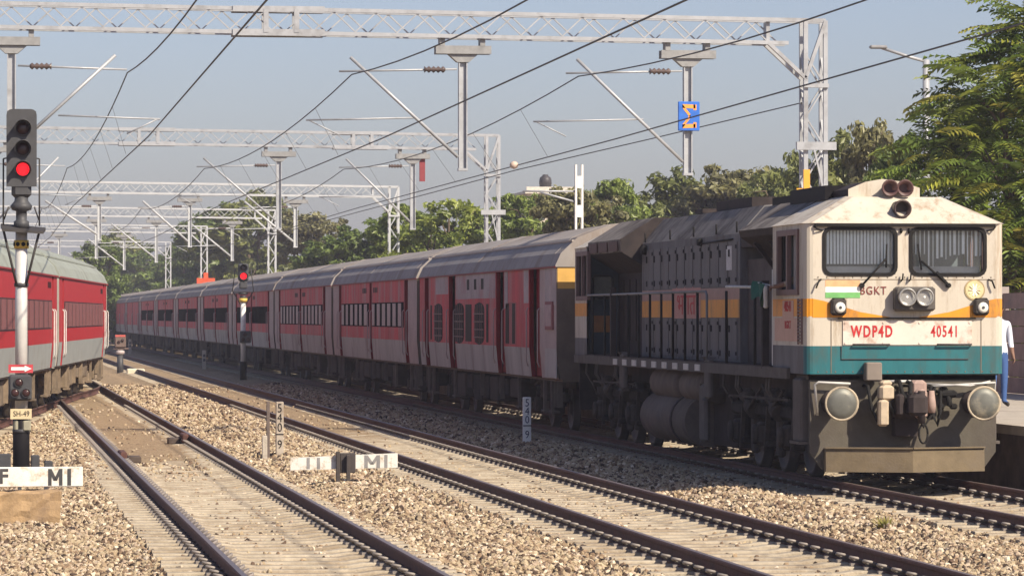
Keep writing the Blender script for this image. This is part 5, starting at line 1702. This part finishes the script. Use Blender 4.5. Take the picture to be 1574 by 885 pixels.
# ================================================================== TREES
def leaf_mat(name, dark, light, trans=(0.25, 0.35, 0.05)):
    m = bpy.data.materials.new(name); m.use_nodes = True
    nt = m.node_tree; L = nt.links.new
    for n in list(nt.nodes): nt.nodes.remove(n)
    o = nt.nodes.new("ShaderNodeOutputMaterial")
    at = nt.nodes.new("ShaderNodeAttribute"); at.attribute_name = "tone"
    mx = nt.nodes.new("ShaderNodeMix"); mx.data_type = 'RGBA'
    L(at.outputs["Fac"], mx.inputs[0]); mx.inputs[6].default_value = (*dark, 1); mx.inputs[7].default_value = (*light, 1)
    d = nt.nodes.new("ShaderNodeBsdfDiffuse"); t = nt.nodes.new("ShaderNodeBsdfTranslucent"); g = nt.nodes.new("ShaderNodeBsdfGlossy"); g.inputs["Roughness"].default_value = .45
    L(mx.outputs[2], d.inputs["Color"]); L(mx.outputs[2], t.inputs["Color"])
    g.inputs["Color"].default_value = (.8, .8, .7, 1)
    m1 = nt.nodes.new("ShaderNodeMixShader"); m1.inputs[0].default_value = .38; L(d.outputs[0], m1.inputs[1]); L(t.outputs[0], m1.inputs[2])
    m2 = nt.nodes.new("ShaderNodeMixShader"); m2.inputs[0].default_value = .04; L(m1.outputs[0], m2.inputs[1]); L(g.outputs[0], m2.inputs[2])
    L(m2.outputs[0], o.inputs["Surface"])
    return m
LEAF = [leaf_mat("leaf_green", (0.05, 0.085, 0.018), (0.29, 0.36, 0.075)), leaf_mat("leaf_olive", (0.055, 0.07, 0.022), (0.27, 0.295, 0.085)), leaf_mat("leaf_dark", (0.04, 0.065, 0.016), (0.20, 0.27, 0.06)),
        leaf_mat("leaf_yellow_green", (0.07, 0.11, 0.02), (0.37, 0.42, 0.075)), leaf_mat("leaf_brownish", (0.07, 0.07, 0.033), (0.275, 0.26, 0.105))]
bark = mat("bark", (0.13, 0.095, 0.065), .9, 0, .25, 8)
def crown_mesh(name, lobes, n, leaf, m, seed, clump=.35, droop=.0):
    "leaf faces spread over the shells of many small clumps that sit on a few big lobes"
    g = np.random.default_rng(seed)
    C = []
    for (cx, cy, cz, r, k) in lobes:
        d = g.normal(size=(k, 3)); d /= np.linalg.norm(d, axis=1)[:, None]
        d[:, 2] = np.abs(d[:, 2])*np.sign(g.uniform(-.35, 1, k))
        rr = r * g.uniform(.55, 1.08, (k, 1))
        C.append(np.array([cx, cy, cz]) + d*rr*np.array([1, 1, .82]))
    C = np.concatenate(C)
    idx = g.integers(0, len(C), n)
    cr = clump * g.uniform(.6, 1.5, len(C))
    d = g.normal(size=(n, 3)); d /= np.linalg.norm(d, axis=1)[:, None]
    P = C[idx] + d * (cr[idx]*g.uniform(.35, 1.0, n))[:, None] * np.array([1.15, 1.15, .7])
    nrm = d*.7 + g.normal(size=(n, 3))*.6 + np.array([0, 0, .5]); nrm /= np.linalg.norm(nrm, axis=1)[:, None]
    a = np.cross(nrm, g.normal(size=(n, 3))); a /= np.linalg.norm(a, axis=1)[:, None]
    b = np.cross(nrm, a)
    s = leaf*g.uniform(.6, 1.4, n)[:, None]
    V = np.stack([P - a*s, P - b*s*.45 + nrm*s*.12, P + a*s - np.array([0, 0, droop])*s, P + b*s*.45 + nrm*s*.12], 1).reshape(-1, 3)
    me = bpy.data.meshes.new(name)
    F = np.arange(4*n).reshape(n, 4)
    me.from_pydata(V.tolist(), [], F.tolist()); me.materials.append(m)
    tone = np.clip(g.uniform(0, 1, len(C))[idx]*.65 + g.uniform(0, .5, n), 0, 1)
    at = me.attributes.new("tone", 'FLOAT', 'FACE'); at.data.foreach_set("value", tone.astype(np.float32))
    return me
def trunk_mesh(h, r, lobes, seed):
    g = random.Random(seed)
    q = MB()
    q.tube([(0, 0, -.3), (g.uniform(-.1, .1), g.uniform(-.1, .1), h*.3), (g.uniform(-.2, .2), g.uniform(-.2, .2), h*.6)], [r*1.3, r, r*.75], 8)
    for (cx, cy, cz, rr, k) in lobes:
        q.tube([(0, 0, h*.35 + g.uniform(-.1, .3)*h*.4), (cx*.5, cy*.5, (h*.5 + cz)*.5 + .2), (cx, cy, cz), (cx + g.uniform(-.4, .4)*rr, cy, cz + rr*.7)], [r*.6, r*.42, r*.25, r*.06], 6)
        for _ in range(3):
            a = g.uniform(0, 6.28)
            q.tube([(cx*.8, cy*.8, cz*.9), (cx + rr*.5*math.cos(a), cy + rr*.5*math.sin(a), cz + g.uniform(-.1, .5)*rr), (cx + rr*.95*math.cos(a), cy + rr*.95*math.sin(a), cz + g.uniform(0, .6)*rr)], [r*.22, r*.14, r*.04], 5)
    return q.mesh("trunk", bark)
# four kinds of broadleaf tree, unit height about 9 m
KINDS = []
for k in range(5):
    g = random.Random(40 + k)
    lobes = []
    for j in range(7 + k % 3):
        a = g.uniform(0, 6.28); rad = g.uniform(.6, 2.1)
        lobes.append((rad*math.cos(a), rad*math.sin(a), g.uniform(3.4, 7.5) - rad*.30, g.uniform(1.2, 1.95), 24))
    lobes.append((0, 0, 7.2, 1.35, 22))
    for j in range(5): lobes.append((g.uniform(-2.2, 2.2), g.uniform(-2, 2), g.uniform(1.5, 2.8), 1.4, 16))
    KINDS.append((crown_mesh("crown", lobes, 19000, .16, LEAF[(0, 1, 2, 3, 4)[k]], 60 + k), trunk_mesh(6.5, .2, lobes[:8], 80 + k)))
TL = [  # px, top py, width px, D, kind, label
    (150, 372, 60, 9.5, 2, "small dark tree farthest away, just right of the bright red train's end"),
    (182, 360, 80, 15, 1, "olive tree at the far end of the line, its top crossed by thin portal beams"),
    (232, 388, 70, 18, 2, "low dark bush-like tree, the lowest in the gap near the far coaches"),
    (283, 372, 80, 20, 2, "dark tree left of the tall tree near the orange plate"),
    (335, 322, 100, 21, 2, "tall dark tree behind the orange-plated mast"),
    (398, 306, 120, 22, 1, "tallest olive tree behind the small red signal"),
    (455, 338, 90, 21, 4, "brownish tree beside the tallest olive tree"),
    (505, 372, 95, 20, 2, "low dark tree behind the roof of the third coach"),
    (565, 348, 110, 21, 2, "dark green tree left of the third portal mast"),
    (628, 325, 110, 20, 0, "green tree right behind the hanging arm with the red plate"),
    (690, 322, 120, 21, 3, "yellow-green tree left of the second portal mast"),
    (742, 330, 90, 24, 0, "green tree behind the second portal mast"),
    (800, 310, 110, 24, 0, "bright green tree below the water tank building"),
    (862, 306, 110, 22, 4, "brownish tree with bare boughs behind the white battened pole"),
    (932, 288, 110, 26, 0, "round green tree right of the white battened pole"),
    (985, 318, 110, 28, 1, "low olive tree in the dip right of the round green tree"),
    (1048, 276, 140, 32, 1, "hazy olive tree above the locomotive's radiator"),
    (1115, 274, 140, 33, 4, "hazy brownish tree above the middle of the locomotive roof"),
    (1178, 285, 110, 32, 1, "hazy low tree just left of the nearest portal mast"),
    (1222, 255, 110, 30, 1, "olive tree seen through the nearest portal mast"),
    (1290, 225, 120, 29, 1, "olive tree right of the nearest portal mast"),
    (1345, 212, 100, 28, 4, "brownish tree behind the left edge of the large leafy tree"),
    (1395, 222, 90, 27, 2, "dark tree behind the large leafy tree"),
]
for i, (px, py, wpx, D, k, lab) in enumerate(TL):
    p = place(px, py, D)
    crown, trunk = KINDS[k]
    t = thing("tree", lab, "tree", (D, p.y, 0), random.uniform(0, 6.28), "trees beyond the train")
    H = (p.z + .3) / 7.9
    W = wpx * depth(D, p.y) / FPX / 5.2 * 1.45
    t.scale = (W, W, H)
    t.location.z = -.3
    link("crown", crown, t); link("trunk", trunk, t)
# understorey thicket between the trunks
lob = []
for k in range(150):
    Y = random.uniform(95, 520); D = random.uniform(20, 30) + Y*.012
    lob.append((D, Y, random.uniform(.6, 2.6), random.uniform(1.5, 2.6), 12))
tag(link("undergrowth", crown_mesh("undergrowth", lob, 60000, .22, LEAF[0], 99, .55)), "dark undergrowth below the trees beyond the train", None, None, "stuff")

# large trees at the right with long feathery leaves, each leaf a piece
def frond_mesh(seed, L=1.0, pairs=11):
    g = random.Random(seed)
    q = MB()
    pts = []
    for i in range(7):
        t = i/6
        pts.append(Vector((t*L, g.uniform(-.02, .02), .26*L*math.sin(t*1.6) - .36*L*t*t)))
    q.tube(pts, [.010, .009, .008, .007, .006, .004, .002], 4)
    for i in range(pairs):
        t = .14 + .84*i/(pairs - 1)
        a = t*6; k = min(int(a), 5); f = a - k
        c = pts[k].lerp(pts[k+1], f)
        l = (.19 + .12*math.sin(t*2.6))*L*g.uniform(.85, 1.1)*.9
        for s in (-1, 1):
            d = Vector((.45, s*1.0, -.28 + g.uniform(-.15, .1))).normalized()
            n = d.cross(Vector((1, 0, 0))).normalized()
            w = Vector((1, 0, .0))*.042*L
            m_ = c + d*l*.5 + Vector((0, 0, .03*L))
            q.add([c, m_ - w, c + d*l, m_ + w], [(0, 1, 2, 3)] if s > 0 else [(0, 3, 2, 1)])
    return q
FM = []
for i in range(6):
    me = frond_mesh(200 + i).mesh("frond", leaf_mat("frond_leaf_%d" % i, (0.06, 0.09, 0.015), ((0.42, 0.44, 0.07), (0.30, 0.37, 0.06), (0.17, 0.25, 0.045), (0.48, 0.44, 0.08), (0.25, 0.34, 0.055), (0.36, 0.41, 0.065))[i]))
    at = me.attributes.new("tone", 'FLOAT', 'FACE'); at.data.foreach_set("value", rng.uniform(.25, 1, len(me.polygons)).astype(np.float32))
    FM.append(me)
def feather_tree(px, D, lab, lobes, nf, seed, inner):
    p = place(px, 485, D)
    t = thing("leafy_tree", lab, "tree", (D, p.y, 0))
    link("trunk", trunk_mesh(5.5, .2, lobes, seed), t)
    g = random.Random(seed)
    tot = sum(l[3]**2 for l in lobes)
    cnt = 0
    for (cx, cy, cz, r, k) in lobes:
        for j in range(int(nf*r*r/tot)):
            # mostly the side that faces the line
            th = g.uniform(0, 6.28); ph = g.uniform(-.5, 1.35)
            d = Vector((math.cos(th)*math.cos(ph), math.sin(th)*math.cos(ph), math.sin(ph)))
            if d.y > .35: d.y *= -1
            rr = r*g.uniform(.55, .95)
            c = Vector((cx, cy, cz)) + d*rr
            o = link("frond", FM[g.choice((0, 1, 2, 3, 4, 5))], t, c, (g.uniform(-.5, .5), g.uniform(-.5, .35), math.atan2(d.y, d.x) + g.uniform(-.7, .7)))
            s = g.uniform(.8, 1.25)
            o.scale = (s, s, s)
    # leaves deeper in the crown
    q = frond_mesh(seed, 1.0, 8); v0 = np.array(q.v); f0 = q.f
    gg = np.random.default_rng(seed)
    V, F = [], []
    for i in range(inner):
        cx, cy, cz, r, k = lobes[gg.integers(0, len(lobes))]
        d = gg.normal(size=3); d /= np.linalg.norm(d)
        c = np.array([cx, cy, cz]) + d*r*gg.uniform(.1, .95)
        M = np.array(Matrix.Rotation(math.atan2(d[1], d[0]) + gg.uniform(-.8, .8), 3, 'Z') @ Matrix.Rotation(gg.uniform(-.6, .6), 3, 'Y') @ Matrix.Rotation(gg.uniform(-.6, .6), 3, 'X'))
        V.append(v0 @ M.T * gg.uniform(.7, 1.1) + c); F += [tuple(a + i*len(v0) for a in f) for f in f0]
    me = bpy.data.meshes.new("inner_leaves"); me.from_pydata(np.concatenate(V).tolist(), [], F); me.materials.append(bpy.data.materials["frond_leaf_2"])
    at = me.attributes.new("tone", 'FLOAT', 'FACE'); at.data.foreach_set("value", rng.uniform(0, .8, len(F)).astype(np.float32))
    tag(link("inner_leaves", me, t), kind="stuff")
    return t
feather_tree(1496, 23.0, "large leafy tree with long feathery leaves left of the tallest one, behind the cab", [(.1, 0, 6.2, 1.25, 1), (-.55, -.2, 5.5, 1.15, 1), (.9, -.3, 5.4, 1.3, 1), (.2, -.8, 4.1, 1.3, 1), (1.3, -.6, 3.0, 1.2, 1), (-.1, -.5, 3.4, 1.1, 1), (.55, -.2, 7.1, .75, 1), (-.45, 0, 6.2, .7, 1)], 290, 501, 420)
feather_tree(1580, 22.0, "tallest leafy tree with yellowish feathery leaves at the right edge", [(.3, 0, 7.5, 1.2, 1), (-.7, -.4, 6.7, 1.1, 1), (.6, -.5, 6.6, 1.3, 1), (-.7, -.7, 5.2, 1.3, 1), (.4, -.9, 4.2, 1.4, 1), (-.9, -.5, 3.6, 1.2, 1), (.3, -.6, 2.4, 1.3, 1), (.15, 0, 8.3, .7, 1)], 296, 502, 420)

# weed in the ballast
p = place(1340, 792, 10.2)
t = thing("weed_tuft", "small yellow-green weed growing in the stones before the locomotive", "weed", (10.2, 44.2, -.15))
q = MB()
g = random.Random(3)
for i in range(60):
    a = g.uniform(0, 6.28); r = g.uniform(.05, .30); h = g.uniform(.04, .16)
    x, y = r*math.cos(a), r*math.sin(a)
    w = .014
    q.add([(x*.3 - w*math.sin(a), y*.3 + w*math.cos(a), 0), (x*.3 + w*math.sin(a), y*.3 - w*math.cos(a), 0), (x, y, h)], [(0, 1, 2)])
q.build("blade", mat("weed_green", (0.22, 0.20, 0.045), .8, 0, .3, 20), t)

# ================================================================== HOUSE BEHIND THE TREES
p = place(848, 300, 40.0)
hs = thing("house", "pale flat-roofed house with a dark water tank on top, rising behind the trees", "house", (40, p.y, 0))
hw = mat("house_wall_cream", (0.55, 0.49, 0.38), .85, 0, .1, 1)
zt = height(290, 40, p.y)
q = MB(); q.box(-1.7, 1.8, 0, 6, -.4, zt - .35); q.build("wall", hw, hs)
q = MB(); q.box(-1.9, 2.0, -.3, 6.3, zt - .35, zt - .18); q.box(-1.8, 1.9, -.2, -.05, zt - .18, zt + .12); q.build("roof", mat("roof_slab_pale", (0.58, 0.54, 0.46), .8), hs)
for x in (-.9, .9):
    w = MB().box(x - .4, x + .4, -.03, .03, zt - 2.2, zt - 1.0).build("window", mat("window_shade", (0.06, 0.06, 0.065), .3), hs)
    MB().box(x - .36, x + .36, -.04, -.03, zt - 2.15, zt - 1.05).build("pane", mat("house_pane", (0.10, 0.11, 0.12), .1), w)
q = MB(); q.lathe((-.15, 2, zt), (0, 0, 1), [(0, .40), (.1, .44), (.35, .42), (.37, .45), (.7, .43), (.85, .38), (.95, .22), (1.05, .2)], 16); q.build("water_tank", mat("tank_plastic_dark", (0.05, 0.045, 0.045), .5), hs)

# ================================================================== PEOPLE
def figure(name, nodes, edges, paint, mats, parent, root=0):
    "one continuous body grown along a skeleton; paint(co) picks the material"
    me = bpy.data.meshes.new(name)
    me.from_pydata([n[:3] for n in nodes], edges, [])
    o = bpy.data.objects.new(name, me)
    COL.objects.link(o)
    md = o.modifiers.new("skin", 'SKIN'); md.use_smooth_shade = True
    if not me.skin_vertices: me.attributes.new("skin", 'FLOAT', 'POINT')
    for i, n in enumerate(nodes):
        sv = me.skin_vertices[0].data[i]
        r = n[3]
        sv.radius = r if isinstance(r, tuple) else (r, r)
        sv.use_root = (i == root)
    sb = o.modifiers.new("smooth", 'SUBSURF'); sb.levels = 2; sb.render_levels = 2
    dg = bpy.context.evaluated_depsgraph_get()
    m2 = bpy.data.meshes.new_from_object(o.evaluated_get(dg))
    bpy.data.objects.remove(o)
    m2.materials.clear()
    for m in mats: m2.materials.append(m)
    for f in m2.polygons:
        f.material_index = paint(f.center)
        f.use_smooth = True
    return link(name, m2, parent)
skin_m = mat("skin_brown", (0.20, 0.105, 0.065), .6)
hair_m = mat("hair_black", (0.012, 0.010, 0.010), .6)
shirt_w = mat("shirt_white", (0.62, 0.65, 0.72), .8, 0, .06, 10)
jeans = mat("jeans_blue", (0.045, 0.10, 0.26), .85, 0, .15, 10)
shoe = mat("shoe_dark", (0.03, 0.025, 0.022), .6)
# bystander on the platform, back to the camera side
pr = thing("person", "person in white shirt and blue jeans standing on the platform behind the locomotive's front corner", "person", (17.0, 65.3, .722), R(200))
N_ = [(0,0,.95,(.15,.11)), (0,0,1.12,(.14,.10)), (0,.01,1.32,(.17,.115)), (0,0,1.44,(.10,.085)), (0,0,1.50,(.055,.055)), (0,.01,1.56,(.06,.065)), (0,.015,1.64,(.078,.092)), (0,.01,1.70,(.06,.07)),
      (-.10,0,.86,(.09,.09)), (-.11,.01,.48,(.062,.065)), (-.115,-.01,.10,(.042,.045)), (-.115,.14,.035,(.04,.03)),
      (.10,0,.86,(.09,.09)), (.11,.01,.48,(.062,.065)), (.115,-.01,.10,(.042,.045)), (.115,.14,.035,(.04,.03)),
      (-.19,0,1.41,(.062,.06)), (-.25,-.02,1.14,(.05,.05)), (-.24,.06,.90,(.034,.036)), (-.235,.10,.82,(.036,.022)),
      (.19,0,1.41,(.062,.06)), (.25,-.02,1.14,(.05,.05)), (.24,.06,.90,(.034,.036)), (.235,.10,.82,(.036,.022))]
E_ = [(0,1),(1,2),(2,3),(3,4),(4,5),(5,6),(6,7),(0,8),(8,9),(9,10),(10,11),(0,12),(12,13),(13,14),(14,15),(2,16),(16,17),(17,18),(18,19),(2,20),(20,21),(21,22),(22,23)]
def fingers(nodes, edges, wrist, palm, d, side, r=.0085):
    "five short chains out of the palm: d points along the fingers, side across the palm"
    d, side = Vector(d).normalized(), Vector(side).normalized()
    curl = d.cross(side).normalized()
    P = Vector(nodes[palm][:3])
    for k, ln in enumerate((.07, .08, .075, .06)):
        b = P + side*(-.027 + .018*k) + d*.03
        m = b + d*ln*.55 + curl*.008; e = b + d*ln*.85 + curl*.03
        i = len(nodes)
        nodes += [(*b, (r, r)), (*m, (r*.95, r*.95)), (*e, (r*.75, r*.75))]
        edges += [(palm, i), (i, i+1), (i+1, i+2)]
    b = P - side*.035 - d*.01; m = b - side*.02 + d*.03; e = m + d*.025 + curl*.012
    i = len(nodes)
    nodes += [(*b, (r*1.2, r*1.2)), (*m, (r*1.1, r*1.1)), (*e, (r*.9, r*.9))]
    edges += [(palm, i), (i, i+1), (i+1, i+2)]
fingers(N_, E_, 18, 19, (0, .25, -1), (0, 1, .2)); fingers(N_, E_, 22, 23, (0, .25, -1), (0, 1, .2))
def pp_(c):
    if abs(c.x) > .19 and c.z < 1.0: return 0
    if abs(c.x) > .17 and c.z > .93: return 2
    if c.z > 1.62 or (c.z > 1.52 and c.y < -.03): return 1
    if c.z > 1.47: return 0
    if c.z > .90: return 2
    if c.z > .09: return 3
    return 4
figure("body", N_, E_, pp_, [skin_m, hair_m, shirt_w, jeans, shoe], pr)
q = MB(); q.lathe((0, .095, 1.615), (0, 1, -.25), [(0, .02), (.02, .012), (.03, .004)], 8, 0)
for s in (-1, 1): q.lathe((s*.032, .085, 1.645), (0, 1, 0), [(0, .013), (.012, .006)], 8, 1); q.lathe((s*.078, .01, 1.63), (s, 0, 0), [(-.01, .02), (.012, .026), (.016, .012)], 8, 0)
q.box(-.025, .025, .085, .098, 1.578, 1.586, 2)
q.build("face", [skin_m, hair_m, mat("lips", (0.18, 0.07, 0.06), .6)], pr)
# crew member at the cab side window holding out a green flag
cx_, cy_ = LX - 1.02, LY + 1.35
cr = thing("person", "crew member inside the cab window reaching one arm out with a green flag", "person", (cx_, cy_, 1.5))
C_ = [(0,0,.80,(.15,.11)), (0,0,.98,(.14,.11)), (0,0,1.20,(.17,.12)), (0,0,1.34,(.10,.085)), (0,0,1.40,(.055,.055)), (0,-.01,1.46,(.06,.065)), (0,-.015,1.54,(.078,.092)), (0,-.01,1.60,(.06,.07)),
      (-.10,0,.70,(.09,.09)), (-.11,.01,.40,(.062,.065)), (-.11,.02,.08,(.045,.045)), (-.11,-.1,.04,(.04,.03)), (.10,0,.70,(.09,.09)), (.11,.01,.40,(.062,.065)), (.11,.02,.08,(.045,.045)), (.11,-.1,.04,(.04,.03)),
      (-.19,0,1.27,(.06,.06)), (-.30,.05,1.20,(.045,.045)), (-.46,.12,1.155,(.033,.033)), (-.52,.17,1.15,(.034,.022)), (.19,0,1.27,(.06,.06)), (.24,-.02,1.02,(.05,.05)), (.22,-.14,.86,(.034,.034)), (.22,-.2,.84,(.034,.022))]
D_ = list(E_)
fingers(C_, D_, 18, 19, (-.3, 1, -.1), (.2, .1, 1)); fingers(C_, D_, 22, 23, (0, -1, -.1), (1, 0, .2))
def pc_(c):
    if c.x < -.36 or (c.y < -.1 and c.z < .95 and c.z > .2): return 0
    if c.z > 1.55 or (c.z > 1.42 and c.y > .03): return 1
    if c.z > 1.37: return 0
    if c.z > .78: return 2
    return 3
figure("body", C_, D_, pc_, [skin_m, hair_m, mat("shirt_tan", (0.42, 0.33, 0.24), .8), mat("trousers_dark", (0.04, 0.04, 0.05), .8)], cr)
q = MB(); q.lathe((0, -.10, 1.515), (0, -1, -.25), [(0, .02), (.02, .012), (.03, .004)], 8, 0)
for s in (-1, 1): q.lathe((s*.032, -.09, 1.545), (0, -1, 0), [(0, .013), (.012, .006)], 8, 1); q.lathe((s*.078, -.01, 1.53), (s, 0, 0), [(-.01, .02), (.012, .026), (.016, .012)], 8, 0)
q.build("face", [skin_m, hair_m], cr)
fg = thing("green_flag", "dark green cloth flag held out of the cab side window", "flag", (cx_ - .55, cy_ + .24, 2.66))
q = MB(); q.tube([(.05, -.12, .0), (-.02, .75, .06)], .011, 6); q.build("stick", pale_bar, fg)
nx, nz = 12, 6
vs, fs = [], []
for i in range(nx):
    for j in range(nz):
        u, w = i/(nx-1), j/(nz-1)
        vs.append((-.03 - .05*math.sin(u*7 + w*2) - .03*w, .05 + .72*u - .05*w, .03 + .05*u - (.30 - .1*u + .05*math.sin(u*9))*w))
for i in range(nx-1):
    for j in range(nz-1):
        fs.append((i*nz+j, i*nz+j+1, i*nz+nz+j+1, i*nz+nz+j))
q = MB(); q.add(vs, fs, 0, True); q.add([(x - .006, y, z) for x, y, z in vs], [f[::-1] for f in fs], 0, True)
q.build("cloth", mat("flag_cloth_green", (0.008, 0.085, 0.05), .8, 0, .2, 8), fg)

# ================================================================== HAZE
hm = bpy.data.materials.new("haze_air"); hm.use_nodes = True
nt = hm.node_tree
for n in list(nt.nodes): nt.nodes.remove(n)
o_ = nt.nodes.new("ShaderNodeOutputMaterial"); pv = nt.nodes.new("ShaderNodeVolumePrincipled")
pv.inputs["Color"].default_value = (.90, .88, .97, 1); pv.inputs["Density"].default_value = 0.00045; pv.inputs["Anisotropy"].default_value = 0.2
nt.links.new(pv.outputs[0], o_.inputs["Volume"])
q = MB(); q.box(-1500, 1500, -120, 2400, -2.2, 24)
h_ = q.build("haze", hm); h_["kind"] = "stuff"
print("objects", len(scene.objects))
